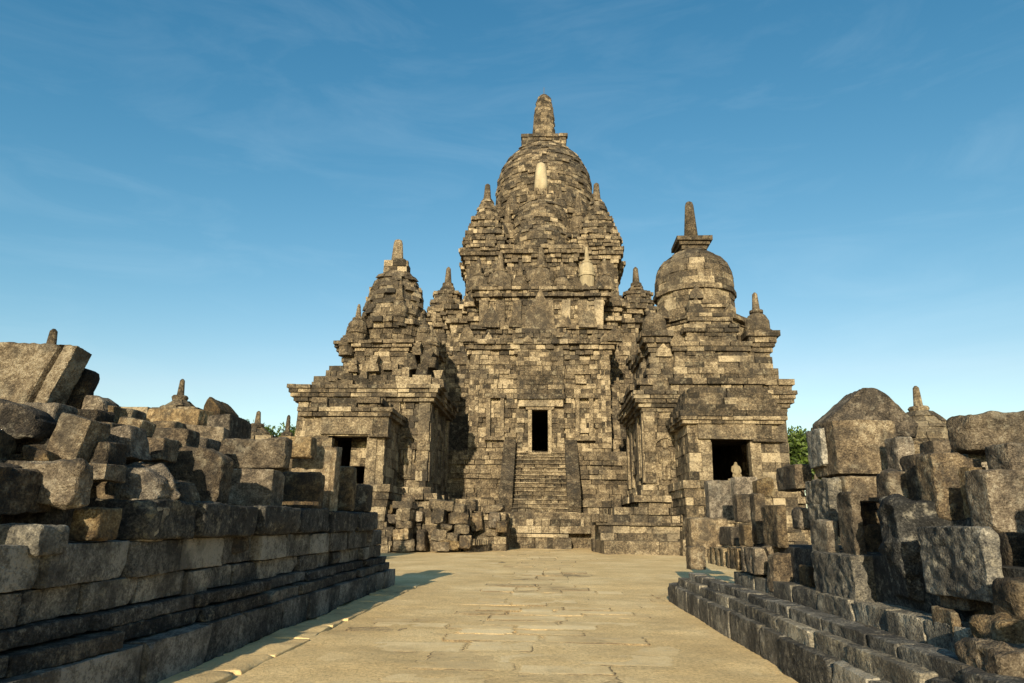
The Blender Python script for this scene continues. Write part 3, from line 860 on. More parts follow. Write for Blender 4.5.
# right-hand shrine
def right_shrine():
    Xc, YB, a, YP = 8.22, 33.5, 3.38, 30.3
    rows = dict(sill=481, dtop=439, cor0=412, cor1=392, por0=424, por1=417, d0=712, d1=751)
    T, poly, yc, zc1, pp, pz1, kw, Z, dcx, dw, sill, dtop = shrine(
        'well-preserved stone shrine with smooth bell dome and plain finial, black doorway in porch', 1, Xc, YB, a, YP, 1.95, 2.55, rows, .028, .0, .55, None, .75, 700)
    # sloping porch roof
    mb = MB()
    z1 = zpx(725, 391, YP+1.2)
    n = 5
    for k in range(n):
        u = k/n; o = .36-.75*u
        po = [(Xc-1.95-o, YP-o), (Xc+1.95+o, YP-o), (Xc+1.95+o, YB+.5), (Xc-1.95-o, YB+.5)]
        course(mb, po, pz1+(z1-pz1)*u, pz1+(z1-pz1)*(u+1/n), L=.9, jit=.05, depth=1.6, tint=.25, edges=(0, 1, 3), cj=.03, spread=.15)
        mb.prism([(Xc-1.9-o+.3, YP-o+.3), (Xc+1.9+o-.3, YP-o+.3), (Xc+1.9+o-.3, YB+.5), (Xc-1.9-o+.3, YB+.5)], pz1+(z1-pz1)*u, pz1+(z1-pz1)*(u+1/n)-.02)
    part('porch_roof', mb, T, TEMPLE)
    # roof tiers
    zr2 = Z(358, YB+.6); zr3 = Z(345, YB+.8)
    mb = MB()
    sq = lambda r, y0=0: redent(Xc+.12, yc, [(r*.6, r+.22), (r, r)])
    wall(mb, sq(a+.25), zc1-.02, zc1+.6, .3, crown=(.15, 0), L=.8, tint=.42, jit=.04)
    wall(mb, sq(a-.15), zc1+.6, (zc1+.6+zr2)/2, .33, L=.75, tint=.55, jit=.03)
    wall(mb, sq(a-.32), (zc1+.6+zr2)/2, zr2, .33, L=.75, tint=.55, jit=.03)
    wall(mb, sq(a-.5), zr2, zr3, .21, crown=(.3, .22, .1), L=.8, tint=.45, jit=.03)
    part('roof_tier', mb, T, TEMPLE)
    XD = 8.42
    mb = MB()
    zo = Z(314, yc-2.6)
    o8 = lambda r: circle(XD, yc, r/cos(pi/8), 8, pi/8)
    r8 = 2.72
    wall(mb, o8(r8), zr3-.1, zo-.5, .3, base=(.25, .15), L=.8, tint=.6, jit=.025)
    wall(mb, o8(r8), zo-.5, zo, .17, crown=(.2, .28, .1), L=.9, tint=.45, jit=.02)
    for dx, w, f0, f1, pr in ((0, 1.25, .0, .62, .45), (0, 1.0, .62, 1.0, .3), (0, .8, 1.0, 1.45, .1)):
        p2 = [(XD+dx-w, yc-r8-pr), (XD+dx+w, yc-r8-pr), (XD+dx+w, yc-1), (XD+dx-w, yc-1)]
        wall(mb, p2, zr3-.1+(zo-zr3)*f0, zr3-.1+(zo-zr3)*f1, .2, crown=(.15, .12, .0), L=.6, tint=.5, jit=.03, edges=(0, 1, 3))
    part('octagon', mb, T, TEMPLE)
    zz = lambda y: zpx(697, y, yc)
    R = lambda x0, x1, y: (at(x1, y, yc)[0]-at(x0, y, yc)[0])/2*.99
    mb = MB()
    drum(mb, XD, yc, [(zo-.05, R(659, 736, 304)), (zz(300), R(659, 736, 300))], .36, .8, .6, .02)
    drum(mb, XD, yc, [(zz(300), R(655.5, 738, 298)), (zz(295), R(655.5, 738, 298))], .3, 1.0, .25, .015)
    part('drum', mb, T, TEMPLE)
    mb = MB()
    drum(mb, XD, yc, [(zz(295), R(656.5, 736, 294)), (zz(280), R(657, 735, 280)), (zz(271), R(660.5, 733.5, 271)), (zz(264), R(666, 728, 264)), (zz(258), R(673, 719, 258)), (zz(251), R(684, 708, 252))], .37, .85, .5, .018)
    part('dome', mb, T, TEMPLE)
    mb = MB()
    w0 = R(681, 708, 250)
    for k, (za, zb_, w) in enumerate(((254, 250, w0*.95), (250, 246.5, w0*1.12), (246.5, 242, w0*1.3))):
        mb.box(XD-w, XD+w, yc-w, yc+w, zz(za), zz(zb_)-.003, .3, .02)
    part('pedestal', mb, T, TEMPLE)
    mb = MB()
    lathe(mb, XD, yc, [(zz(243), R(686, 701, 243)), (zz(206), R(688, 696.5, 206)), (zz(203), R(689, 695.5, 203)), (zz(202), .1)], 16, .35, .01)
    part('finial', mb, T, TEMPLE, True)
    # corner stupas
    for sx in (-1, 1):
        for sy in (-1, 1):
            cx, cy = Xc+sx*2.62+.08, yc+sy*2.62
            zb_ = zr3-.04
            mb = MB()
            wall(mb, [(cx-.7, cy-.7), (cx+.7, cy-.7), (cx+.7, cy+.7), (cx-.7, cy+.7)], zb_, zb_+.6, .3, crown=(.12, 0), L=.6, tint=.4, jit=.02)
            H = 1.25 if sx < 0 else 2.2
            pr = [(zb_+.6, .66), (zb_+.75, .7), (zb_+.76, .62), (zb_+1.25, .6), (zb_+1.55, .45), (zb_+1.7, .25)]
            if sx > 0: pr += [(zb_+1.71, .34), (zb_+1.85, .34), (zb_+1.86, .2), (zb_+2.75, .13), (zb_+2.85, .04)]
            lathe(mb, cx, cy, pr, 16, .45, .012)
            part('small_stupa', mb, T, TEMPLE)
    # antefixes and small roof stupas
    for px, py, Yq, w, h in ((697, 355, YB+.15, 1.0, 1.1), (664, 356, YB+.2, .8, .7), (735, 356, YB+.2, .8, .7), (662, 392, YB-.5, .9, 1.0), (697, 318, yc-2.95, .9, 1.2), (664, 318, yc-2.6, .6, .7), (730, 318, yc-2.6, .6, .7), (697, 298, yc-2.5, .7, .8)):
        mb = MB(); p = at(px, py, Yq); antefix(mb, p[0], p[1], p[2], w, h, .35, .4); part('antefix', mb, T, TEMPLE)
    # seated statue inside the doorway
    return T, dcx, sill, YP
RS = right_shrine()

def left_shrine():
    Xc, YB, a, YP = -9.05, 33.6, 3.3, 30.6
    rows = dict(sill=485, dtop=435, cor0=402, cor1=386, por0=417, por1=408, d0=331, d1=366)
    T, poly, yc, zc1, pp, pz1, kw, Z, dcx, dw, sill, dtop = shrine(
        'half-ruined stone shrine with ribbed broken dome and stubby finial, shadowed right walls', -1, Xc, YB, a, YP, 1.85, 2.55, rows, .04, .015, .55, None, .7, 390)
    mb = MB()
    z1 = zpx(350, 399, YP+.6)
    po = [(Xc-1.7, YP+.2), (Xc+1.5, YP+.2), (Xc+1.5, YB+.5), (Xc-1.7, YB+.5)]
    wall(mb, po, pz1, z1, .22, L=1.0, tint=.3, jit=.1, edges=(0, 1, 3))
    part('porch_roof', mb, T, TEMPLE)
    mb = MB()      # broken inner wall seen through the doorway
    Yi = YP+1.3; p0, p1 = at(350, 466, Yi), at(372, 432, Yi)
    wall(mb, [(p0[0], Yi), (p1[0], Yi), (p1[0], Yi+.5), (p0[0], Yi+.5)], p0[2], p1[2]+.3, .35, core=False, L=.6, tint=.55, jit=.03)
    part('inner_wall', mb, T, TEMPLE)
    # ragged stepped roof
    zr = Z(350, YB+.7); zs = Z(340, YB+.8); zt = Z(327, YB+1)
    mb = MB()
    for k, (r, f0, f1) in enumerate(((2.95, 0, .14), (2.8, .14, .30), (2.6, .3, .46), (2.42, .46, .62))):
        wall(mb, redent(Xc+.1+.1*k, yc, [(r*.55, r+.3), (r, r)]), zc1+(zr-zc1)*f0-.01, zc1+(zr-zc1)*f1, .3, L=.6, tint=.42, jit=.10, miss=.03)
    wall(mb, redent(Xc+.5, yc, [(1.4, 2.35), (2.1, 2.1)]), zc1+(zr-zc1)*.62-.01, zr, .3, L=.6, tint=.52, jit=.06, miss=.02)
    wall(mb, redent(Xc+.5, yc, [(1.4, 2.35), (2.1, 2.1)]), zr, zs, .2, crown=(.35, .22, .05), L=.7, tint=.36, jit=.06, miss=.02)
    for px, py, w, h in ((332, 388, .7, .6), (346, 388, .6, .8), (362, 388, .7, .9), (378, 388, .6, .7), (404, 388, .8, 1.1), (422, 388, .9, 1.2), (437, 388, .6, .9), (410, 369, .7, .8), (427, 366, .8, .9), (416, 353, .5, .6), (352, 372, .5, .7), (372, 372, .6, .9)):
        p = at(px, py, YB-.15 if py > 380 else YB+.1); mb.box(p[0]-w/2, p[0]+w/2, p[1], p[1]+1.2, p[2], p[2]+h*.55, tri(.42), .08); mb.box(p[0]-w*.33, p[0]+w*.3, p[1]+.15, p[1]+1.2, p[2]+h*.55, p[2]+h, tri(.38), .08)
    part('roof_tier', mb, T, TEMPLE)
    XD = -8.55
    zz = lambda y: zpx(397, y, yc)
    R = lambda x0, x1, y: (at(x1, y, yc)[0]-at(x0, y, yc)[0])/2*.99
    mb = MB()
    wall(mb, circle(XD, yc, 2.0, 12, .2), zs-.05, zz(327), .28, crown=(.2, .05), L=.6, tint=.4, jit=.08, miss=.02)
    part('octagon', mb, T, TEMPLE)
    mb = MB()
    drum(mb, XD, yc, [(zz(330), R(363, 426, 322)), (zz(318), R(363, 425, 318)), (zz(303), R(364.5, 420, 303)), (zz(292), R(368, 417.5, 292)), (zz(283), R(372, 415, 283)), (zz(275), R(380, 409, 276))], .28, .5, .45, .08)
    for k in range(8):
        an = 2*pi*k/8+.2
        for zq, rr in ((zz(322), 1.62), (zz(310), 1.5), (zz(298), 1.38)):
            r = rr-.1
            mb.box(XD+r*cos(an)-.2, XD+r*cos(an)+.2, yc+r*sin(an)-.2, yc+r*sin(an)+.2, zq, zq+.55, tri(.4), .09)
    part('dome', mb, T, TEMPLE)
    mb = MB()
    w = R(386, 408, 270)
    wall(mb, [(XD-w, yc-w), (XD+w, yc-w), (XD+w, yc+w), (XD-w, yc+w)], zz(276), zz(264), .3, L=.6, tint=.4, jit=.05)
    mb.box(XD-w*.1, XD+w*.75, yc-w*.7, yc+w*.7, zz(264.5), zz(261), .15, .04)
    part('pedestal', mb, T, TEMPLE)
    mb = MB(); XF = at(398, 250, yc)[0]
    lathe(mb, XF, yc, [(zz(263), .34), (zz(262), .36), (zz(244), .27), (zz(241), .22), (zz(240), .1)], 12, .6, .02)
    part('finial', mb, T, TEMPLE)
    for px, yb, yt, r in ((357, 334, 304, .5), (347, 347, 326, .42), (424, 334, 318, .4), (399, 318, 280, .42), (430, 347, 326, .5)):
        Yq = yc-(2.15 if px != 399 else 1.65)
        mb = MB(); p = at(px, yb, Yq)
        lathe(mb, p[0], p[1], stupa_prof(p[2], zpx(px, yt, Yq)-p[2], r), 10, .4, .05); part('small_stupa', mb, T, TEMPLE)
    return T
left_shrine()

# low terraces in front of the right shrine
def low_platform():
    T = thing('stone_platform', 'low stepped stone platform of pale blocks right of the stairs', 'platform', (6.5, 31.5, 0))
    Y = 30.2
    x0 = at(604, 550, Y)[0]; x1 = 13.0
    z1 = zpx(640, 541, Y)
    mb = MB()
    course(mb, [(x0, Y), (x1, Y), (x1, 34), (x0-.3, 34)], -.06, z1, L=1.1, jit=.02, depth=1.3, tint=.5, spread=.12)
    mb.prism([(x0+.2, Y+.2), (x1, Y+.2), (x1, 34), (x0, 34)], -.05, z1-.02)
    part('kerb_course', mb, T, TEMPLE)
    mb = MB()
    Y2 = 31.0; xa = at(600, 535, Y2)[0]
    z2 = zpx(640, 525.5, Y2); z3 = zpx(640, 522.5, Y2); z4 = zpx(640, 515, Y2)
    pl = [(xa, Y2), (x1, Y2), (x1, 34), (xa, 34)]
    wall(mb, pl, z1-.02, z2, .36, L=.8, tint=.62, jit=.02, depth=.6)
    course(mb, offset(pl, .18), z2, z3, L=1.3, jit=.02, depth=.9, tint=.4)
    wall(mb, pl, z3, z4, .36, L=.9, tint=.45, jit=.04, depth=.6)
    part('retaining_wall', mb, T, TEMPLE)
    mb = MB()
    xb = at(592, 520, Y2-.3)[0]
    for k in range(4): mb.box(xb+.17*k, xb+.17*k+.14, Y2-.3, Y2+.4, z3+.01, z4+.02, .4, .015)
    mb.box(xb-.02, xb+.68, Y2-.22, Y2+.4, z3+.013, z4-.02, .35, .01)
    part('fluted_block', mb, T, TEMPLE)
low_platform()

# ------------------------------------------------------------------ rough stone blocks
_grid = {}
def cube_grid(nx, ny, nz):
    key = (nx, ny, nz)
    if key in _grid: return _grid[key]
    ids, pts, faces = {}, [], []
    def vid(i, j, k):
        t = (i, j, k)
        if t not in ids:
            ids[t] = len(pts); pts.append((2*i/nx-1, 2*j/ny-1, 2*k/nz-1))
        return ids[t]
    for i in range(nx):
        for j in range(ny):
            faces.append((vid(i, j, nz), vid(i+1, j, nz), vid(i+1, j+1, nz), vid(i, j+1, nz)))
            faces.append((vid(i, j, 0), vid(i, j+1, 0), vid(i+1, j+1, 0), vid(i+1, j, 0)))
    for i in range(nx):
        for k in range(nz):
            faces.append((vid(i, 0, k), vid(i+1, 0, k), vid(i+1, 0, k+1), vid(i, 0, k+1)))
            faces.append((vid(i, ny, k), vid(i, ny, k+1), vid(i+1, ny, k+1), vid(i+1, ny, k)))
    for j in range(ny):
        for k in range(nz):
            faces.append((vid(0, j, k), vid(0, j, k+1), vid(0, j+1, k+1), vid(0, j+1, k)))
            faces.append((vid(nx, j, k), vid(nx, j+1, k), vid(nx, j+1, k+1), vid(nx, j, k+1)))
    _grid[key] = (np.array(pts), faces)
    return _grid[key]

def rough(size, seed, res=.04, rnd=.02, warp=.022, chips=7, fine=.011, top=None, left=None, grooves=None, carve=0.0, shear=0.0, cap=36, cut=(.85, .97)):
    """a weathered stone: rounded, warped and chipped box with a pitted skin. size = full x, y, z"""
    rg = random.Random(seed)
    h = np.array(size)/2
    n = [int(min(cap, max(6, round(s/res)+2))) for s in size]
    p, f = cube_grid(*n)
    p = p.copy()
    r = min(rnd*.5, h.min()*.8)
    u = p.copy()
    for ax in range(3):            # pack two extra grid lines into each rounded edge
        N = n[ax]
        if N >= 5:
            e = r/h[ax]
            k = np.round((p[:, ax]+1)/2*N).astype(int)
            pos = np.concatenate([[-1, -1+.35*e], np.linspace(-1+e, 1-e, N-3), [1-.35*e, 1]])
            p[:, ax] = pos[k]
    p = p.copy()
    p = p*h
    inner = np.clip(p, -(h-r), h-r)
    d = p-inner
    ln = np.linalg.norm(d, axis=1); ln[ln < 1e-9] = 1
    # corners/edges pulled in to a rounded edge
    p = inner+d/ln[:, None]*np.minimum(ln, r)[:, None]
    nrm = d/ln[:, None]
    if top is not None:            # uneven top edge: list of (u, fraction of full height)
        tz = np.interp(u[:, 0], [a for a, b in top], [b for a, b in top])
        p[:, 2] = -h[2]+(p[:, 2]+h[2])*tz
    if left is not None:           # tapering: width factor from bottom to top
        w = np.interp(u[:, 2], [-1, 1], left)
        p[:, 0] *= w; p[:, 1] *= (w+1)/2
    p[:, 0] += p[:, 2]*shear
    s = float(np.mean(size))
    off = seed % 977
    w = np.stack([noise3(p*1.6/s+off+k*31) for k in range(3)], 1)
    p = p+w*warp*s
    for _ in range(chips):
        c = np.array([rg.choice((-1, 1)), rg.choice((-1, 1)), rg.choice((-1, 1))])*np.array([rg.uniform(.3, 1), rg.uniform(.3, 1), rg.uniform(.3, 1)])
        c[rg.randrange(3)] *= rg.choice((0, 1, .6))
        if np.linalg.norm(c) < .2: continue
        c /= np.linalg.norm(c)
        lim = (np.abs(c)*h).sum()*rg.uniform(*cut)
        e = p@c-lim+noise3(p*5/s+off)*.03*s
        p = p-np.maximum(e, 0)[:, None]*c*.9
    fz = fbm(p, 7.5, 1, off % 13)*.5+fbm(p, 17, 2, off % 17)*.75
    p = p+nrm*(fz*fine+np.minimum(0, noise3(p*28+off))*fine*.6)[:, None]
    if carve:
        cv = np.maximum(0, fbm(p, 5.5, 2, off % 7+3))
        p = p+nrm*(cv*carve)[:, None]
    if grooves is not None:        # vertical slots cut in the front and side: list of (u, width, depth)
        for gu, gw, gd in grooves:
            m = np.exp(-((u[:, 0]-gu)/gw)**2)*(np.abs(u[:, 1]+1) < .01)
            p[:, 1] += m*gd
    return p, f

SEED = [100]
def nseed():
    SEED[0] += 37
    return SEED[0]
def stone_obj(name, label, cat, size, loc, rot=(0, 0, 0), group=None, tint=.5, mat=None, **kw):
    p, f = rough(size, nseed(), **kw)
    o = link(name, mesh(name, p, f, mat or BOULDER, tint, 'edges'), None, loc)
    o.rotation_euler = rot
    return tag(o, label, cat, group)

def add_rough(mb, size, c, rz=0.0, t=.5, **kw):
    p, f = rough(size, nseed(), **kw)
    if rz:
        p = p@np.array([[cos(rz), sin(rz), 0], [-sin(rz), cos(rz), 0], [0, 0, 1]])
    mb.add(p+np.array(c), f, t)

def side_stone(label, X, xn, xf, xo, y0, y1, group, tint=.5, yaw=0.0, tilt=0.0, roll=0.0, dmin=.28, mat=None, cat='stone block', name='stone_block', sink=0.0, dep=None, ext=0.0, **kw):
    """block in one of the ruined heaps. X = plane of its face towards the causeway; pixel columns: near edge xn, far end of
    that face xf, outer end of the front face xo; y0..y1 rows of the front face"""
    ym = (y0+y1)/2
    Yn = y_on_x(xn, ym, X)
    Yf = max(y_on_x(xf, ym, X), Yn+dmin) if dep is None else Yn+dep
    W = abs(at(xo, ym, Yn)[0]-X)+ext
    z1, z0 = at((xn+xo)/2, y0, Yn)[2], at((xn+xo)/2, y1, Yn)[2]-sink
    sg = -1 if X < 0 else 1
    size = (W, Yf-Yn, z1-z0)
    loc = (X+sg*W/2, (Yn+Yf)/2, (z0+z1)/2)
    return stone_obj(name, label, cat, size, loc, (radians(tilt), radians(roll), radians(yaw)), group, tint, mat, **kw)

# ------------------------------------------------------------------ left wall
def left_wall():
    T = thing('ruined_wall', 'dark coursed stone wall with moulded plinth in shadow along left edge', 'wall', (-3.6, 8.7, 0))
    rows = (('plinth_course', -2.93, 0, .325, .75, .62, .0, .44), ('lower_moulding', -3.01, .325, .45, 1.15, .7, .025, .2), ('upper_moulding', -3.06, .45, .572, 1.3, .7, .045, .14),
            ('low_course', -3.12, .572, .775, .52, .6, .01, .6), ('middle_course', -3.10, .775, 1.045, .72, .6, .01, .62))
    for nm, X, z0, z1, L, dp, rd, tn in rows:
        mb = MB(); y = 2.6+random.random()*.3
        end = 13.95 if nm == 'plinth_course' else 13.75 if 'mould' in nm else 13.5
        while y < end-.2:
            l = random.uniform(.75, 1.35)*L
            if y+l > end-.25: l = end-y
            jx = random.gauss(0, .012)
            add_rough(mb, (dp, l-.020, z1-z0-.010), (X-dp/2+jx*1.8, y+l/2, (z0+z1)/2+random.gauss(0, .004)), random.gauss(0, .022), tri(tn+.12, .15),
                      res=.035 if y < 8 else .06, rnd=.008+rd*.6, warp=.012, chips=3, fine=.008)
            y += l
        part(nm, mb, T, DRESSED, 'edges')
    mb = MB()
    mb.box(-6.2, -3.4, 2.6, 13.4, 0, 1.0, .2)
    part('rubble_core', mb, T, DRESSED)
    return T
left_wall()
# flat kerb slabs at the foot of the left wall
y = 3.6
for k in range(13):
    l = random.uniform(.6, 1.05)
    stone_obj('kerb_slab', 'flat sandy kerb slab at the foot of the dark left wall', 'kerb', (random.uniform(.40, .52), l-.03, .12), (-2.70+random.uniform(-.02, .03), y+l/2, -.036), (0, 0, random.gauss(0, .03)),
              'kerb slabs along the left wall', .4, PAVING, res=.05, rnd=.02, warp=.03, chips=3, fine=.006)
    y += l

GL = 'fallen blocks on the left wall'
def cap_blocks():
    """the thick dark course that overhangs the dressed wall"""
    G = 'overhanging dark blocks of the left wall'
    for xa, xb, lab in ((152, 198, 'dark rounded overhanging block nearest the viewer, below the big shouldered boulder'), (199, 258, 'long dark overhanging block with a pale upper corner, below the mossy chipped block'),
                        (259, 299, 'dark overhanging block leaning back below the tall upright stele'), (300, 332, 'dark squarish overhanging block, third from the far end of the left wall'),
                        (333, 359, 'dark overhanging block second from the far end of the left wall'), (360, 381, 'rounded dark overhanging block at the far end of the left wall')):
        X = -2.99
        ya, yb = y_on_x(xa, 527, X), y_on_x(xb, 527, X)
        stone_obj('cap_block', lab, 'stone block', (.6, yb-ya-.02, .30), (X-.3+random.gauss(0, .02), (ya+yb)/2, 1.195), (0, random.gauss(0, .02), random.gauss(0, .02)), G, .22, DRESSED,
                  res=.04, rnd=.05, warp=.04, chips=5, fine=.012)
cap_blocks()
S = lambda *a, **k: side_stone(*a, GL, **k)
# lowest loose row near the viewer
S('pale grey rounded block at the left edge, just above the coursed wall', -3.03, 39, 45, -30, 524, 556, tint=.6, mat=DRESSED, rnd=.06)
S('sunlit brown block in a dark gap below the spiral-carved block', -3.06, 98, 108, 60, 507, 541, tint=.55, rnd=.05)
S('bright sunlit pitted block below the lumpy carved stone', -3.02, 150, 158, 103, 506, 542, tint=.8, rnd=.05)
S('dark block under the pale edge of the near heap, left of the gap', -3.25, 60, 70, -20, 503, 530, tint=.3)
# second row
S('large squarish block with a worn spiral carving on its sunlit face', -3.10, 75, 90, 16, 462, 505, tint=.58, carve=.03, rnd=.04, res=.02, fine=.013, dmin=.2, warp=.02)
S('rough dark lichen-spotted boulder at the left edge beside the spiral-carved block', -3.56, 24, 30, -40, 459, 504, tint=.42, rnd=.08, warp=.06, fine=.02)
S('lumpy carved stone with rounded knobs between the spiral block and shouldered boulder', -3.08, 158, 166, 101, 466, 504, tint=.55, rnd=.09, carve=.09, res=.022, warp=.08, top=[(-1, .7), (-.6, .95), (0, 1), (.4, .95), (1, .55)])
S('big shouldered boulder with a raised stepped top, sunlit brown', -3.16, 221, 233, 134, 446, 507, tint=.5, rnd=.07, res=.026, top=[(-1, .72), (-.75, .84), (-.5, .8), (-.28, .78), (-.2, .95), (0, 1), (.45, .99), (.75, .9), (1, .78)], chips=2)
S('low rounded lump leaning against the foot of the shouldered boulder', -3.07, 187, 194, 148, 479, 506, tint=.45, rnd=.10, warp=.08, top=[(-1, .6), (-.3, 1), (.5, .9), (1, .4)])
S('squarish block half in shadow under the mossy chipped block', -3.10, 272, 284, 221, 469, 509, tint=.55, rnd=.03)
S('mossy chipped block lying on top of the squarish shadowed block', -3.14, 283, 291, 217, 438, 469, tint=.5, rnd=.08, warp=.06, fine=.016)
S('dark worn block between the squarish block and the upright stele', -3.05, 318, 324, 272, 473, 511, tint=.25, rnd=.07, carve=.03)
S('tall upright stele with a plain sunlit face and raised right edge', -3.12, 334, 337, 290, 446, 512, tint=.62, rnd=.015, chips=1, warp=.01, grooves=[(.72, .03, .03), (.45, .02, .015)], res=.025)
S('squared capstone balanced beside the top of the upright stele', -3.35, 311, 316, 277, 436, 457, tint=.48, rnd=.035)
S('narrow block with grooves standing behind the upright stele', -3.5, 327, 333, 300, 447, 470, tint=.55, rnd=.02)
S('rounded upright stone with a sunlit cap just beyond the stele', -3.06, 352, 357, 334, 466, 511, tint=.42, rnd=.10)
S('small dark rounded stone, last on top of the left wall', -3.02, 368, 373, 353, 484, 512, tint=.32, rnd=.09)
S('dark stone wedged low behind the last two stones of the left wall', -3.25, 360, 366, 340, 497, 513, tint=.3, rnd=.06)
# third row
S('tilted oblong block leaning right with a mossy yellow foot', -3.45, 84, 102, 51, 415, 459, tint=.6, tilt=0, roll=14, rnd=.03)
S('dark pitted block with a pale left edge behind the spiral-carved block', -3.35, 107, 116, 60, 441, 465, tint=.32, rnd=.04, fine=.016)
S('small flat block peeking out above the right end of the spiral block', -3.25, 105, 112, 75, 463, 480, tint=.55)
S('steep-sided block with a streaked dark right face, above the lumpy carved stone', -3.42, 130, 150, 101, 426, 460, tint=.5, rnd=.03, roll=-8, left=(1.15, .85))
S('small reddish wedge of stone in the dark hollow at far left', -3.6, 48, 54, 21, 444, 461, tint=.5, top=[(-1, .9), (-.5, 1), (1, .2)], rnd=.03)
S('big dark boulder at the left edge below the leaning slab', -3.75, 36, 45, -60, 396, 440, tint=.2, rnd=.12, warp=.08, top=[(-1, 1), (0, .98), (.5, .8), (1, .45)])
S('dark flat block under the big dark boulder at far left', -3.7, 50, 60, -20, 437, 452, tint=.25)
S('dark block in the shadow behind the tilted oblong block', -3.8, 110, 124, 82, 421, 445, tint=.25, rnd=.04)
# upper row and skyline
S('pointed brown block on the skyline right of the leaning slab', -4.1, 104, 112, 80, 394, 420, tint=.45, rnd=.06, top=[(-1, .55), (-.5, 1), (.1, .98), (1, .5)])
S('small brown cube on the skyline beside the pointed block', -4.05, 112, 121, 96, 405, 424, tint=.48, rnd=.03)
S('rounded brown stone, furthest right of the three skyline stones', -4.0, 131, 138, 113, 408, 423, tint=.5, rnd=.05)
S('pale-topped flat stone sloping down below the skyline stones', -3.7, 140, 152, 115, 417, 433, tint=.6, roll=12, rnd=.05)
S('dark flat slab behind the tilted oblong block, under the leaning slab', -4.0, 96, 106, 66, 408, 421, tint=.2, rnd=.05)
S('sunlit rubble block under the foot of the leaning slab', -3.9, 55, 66, 20, 402, 424, tint=.55, rnd=.05)
S('dark squared block in shadow below the ruined stupa', -3.6, 186, 200, 148, 428, 455, tint=.28, rnd=.04)
S('narrow dark block low behind the steep-sided block', -3.5, 163, 172, 135, 437, 460, tint=.3, rnd=.04)
S('sunlit flat block resting against the left of the ruined stupa base', -3.75, 206, 222, 176, 437, 452, tint=.55, rnd=.04)

def leaning_slab():
    X = -4.3; Yn = y_on_x(62, 372, X)
    W = 1.15; z1, z0 = at(30, 342, Yn)[2], at(30, 406, Yn)[2]
    stone_obj('stone_slab', 'big sunlit slab leaning left with a deep groove near its right edge', 'stone slab', (W, .26, z1-z0), (X-W/2-.04, Yn+.13, (z0+z1)/2), (radians(-3), radians(2), radians(4)), GL, .74, None, shear=.27, cap=60,
              rnd=.02, chips=1, warp=.012, res=.02, grooves=[(.70, .03, .07)])
    Yn = y_on_x(70, 388, -4.25)+.3
    a, b = at(64, 412, Yn), at(91, 366, Yn)
    stone_obj('stone_slab', 'dark slab leaning behind the right end of the big grooved slab', 'stone slab', (b[0]-a[0], .12, b[2]-a[2]), ((a[0]+b[0])/2, Yn+.06, (a[2]+b[2])/2), (0, radians(4), radians(5)), GL, .12, None, rnd=.04, shear=.2, top=[(-1, 1), (.2, .93), (1, .75)])
leaning_slab()

# rubble filling the heap behind the named blocks
def fillers(side, n, xr, yr, zf, label, group):
    rg = random.Random(11 if side < 0 else 23)
    for k in range(n):
        X = side*rg.uniform(*xr); Y = rg.uniform(*yr)
        s = rg.uniform(.28, .62)
        sz = (s*rg.uniform(.8, 1.3), s*rg.uniform(.8, 1.4), s*rg.uniform(.5, .9))
        z = zf(abs(X), Y)
        stone_obj('rubble_block', label, 'rubble', sz, (X, Y, z-sz[2]*.35), (rg.gauss(0, .13), rg.gauss(0, .13), rg.gauss(0, .35)), group, rg.uniform(.25, .6), DRESSED if rg.random() < .25 else None, cut=(.68, .95),
                  res=.045, rnd=.018, warp=.04, chips=9, fine=.014)
fillers(-1, 75, (3.35, 6.3), (3.6, 13.3), lambda x, y: 1.25+min(.62, (x-3.2)*.62)*(1.0 if y < 11 else .75)+(.1 if y < 5.5 else 0)-.12, 'brown rubble block lying among the fallen stones of the left heap', 'rubble in the left heap')

# ------------------------------------------------------------------ right kerbs and base wall
def right_base():
    T = thing('stepped_plinth', 'low stepped stone plinth of three kerb rows along right edge of path', 'plinth', (2.4, 7, 0))
    for nm, X, z0, z1, ya, yb, L, dp in (('lower_step', 2.03, -.05, .285, 2.4, 12.1, .82, .30), ('middle_step', 2.12, .0, .40, 2.4, 11.7, .75, .24), ('upper_step', 2.22, .1, .49, 2.4, 11.3, .6, .2), ('ledge', 2.425, .1, .37, 2.4, 11.2, 1.1, .42),
                                         ('base_wall', 2.85, .2, .545, 2.4, 11.0, .7, .5)):
        mb = MB(); y = ya
        while y < yb-.2:
            l = random.uniform(.7, 1.35)*L
            if y+l > yb-.25: l = yb-y
            if True:
                add_rough(mb, (dp, l-.014, z1-z0), (X+dp/2+random.gauss(0, .006), y+l/2, (z0+z1)/2+random.gauss(0, .003)), random.gauss(0, .006), tri(.6, .10),
                          res=.032 if y < 8.5 else .06, rnd=.016, warp=.012, chips=3, fine=.009)
            y += l
        part(nm, mb, T, DRESSED, 'edges')
    mb = MB(); mb.box(3.1, 6.2, 2.4, 10.8, 0, .95, .2); part('rubble_core', mb, T, DRESSED)
right_base()

GR = 'fallen blocks on the right heap'
R = lambda *a, **k: side_stone(*a, GR, **k)
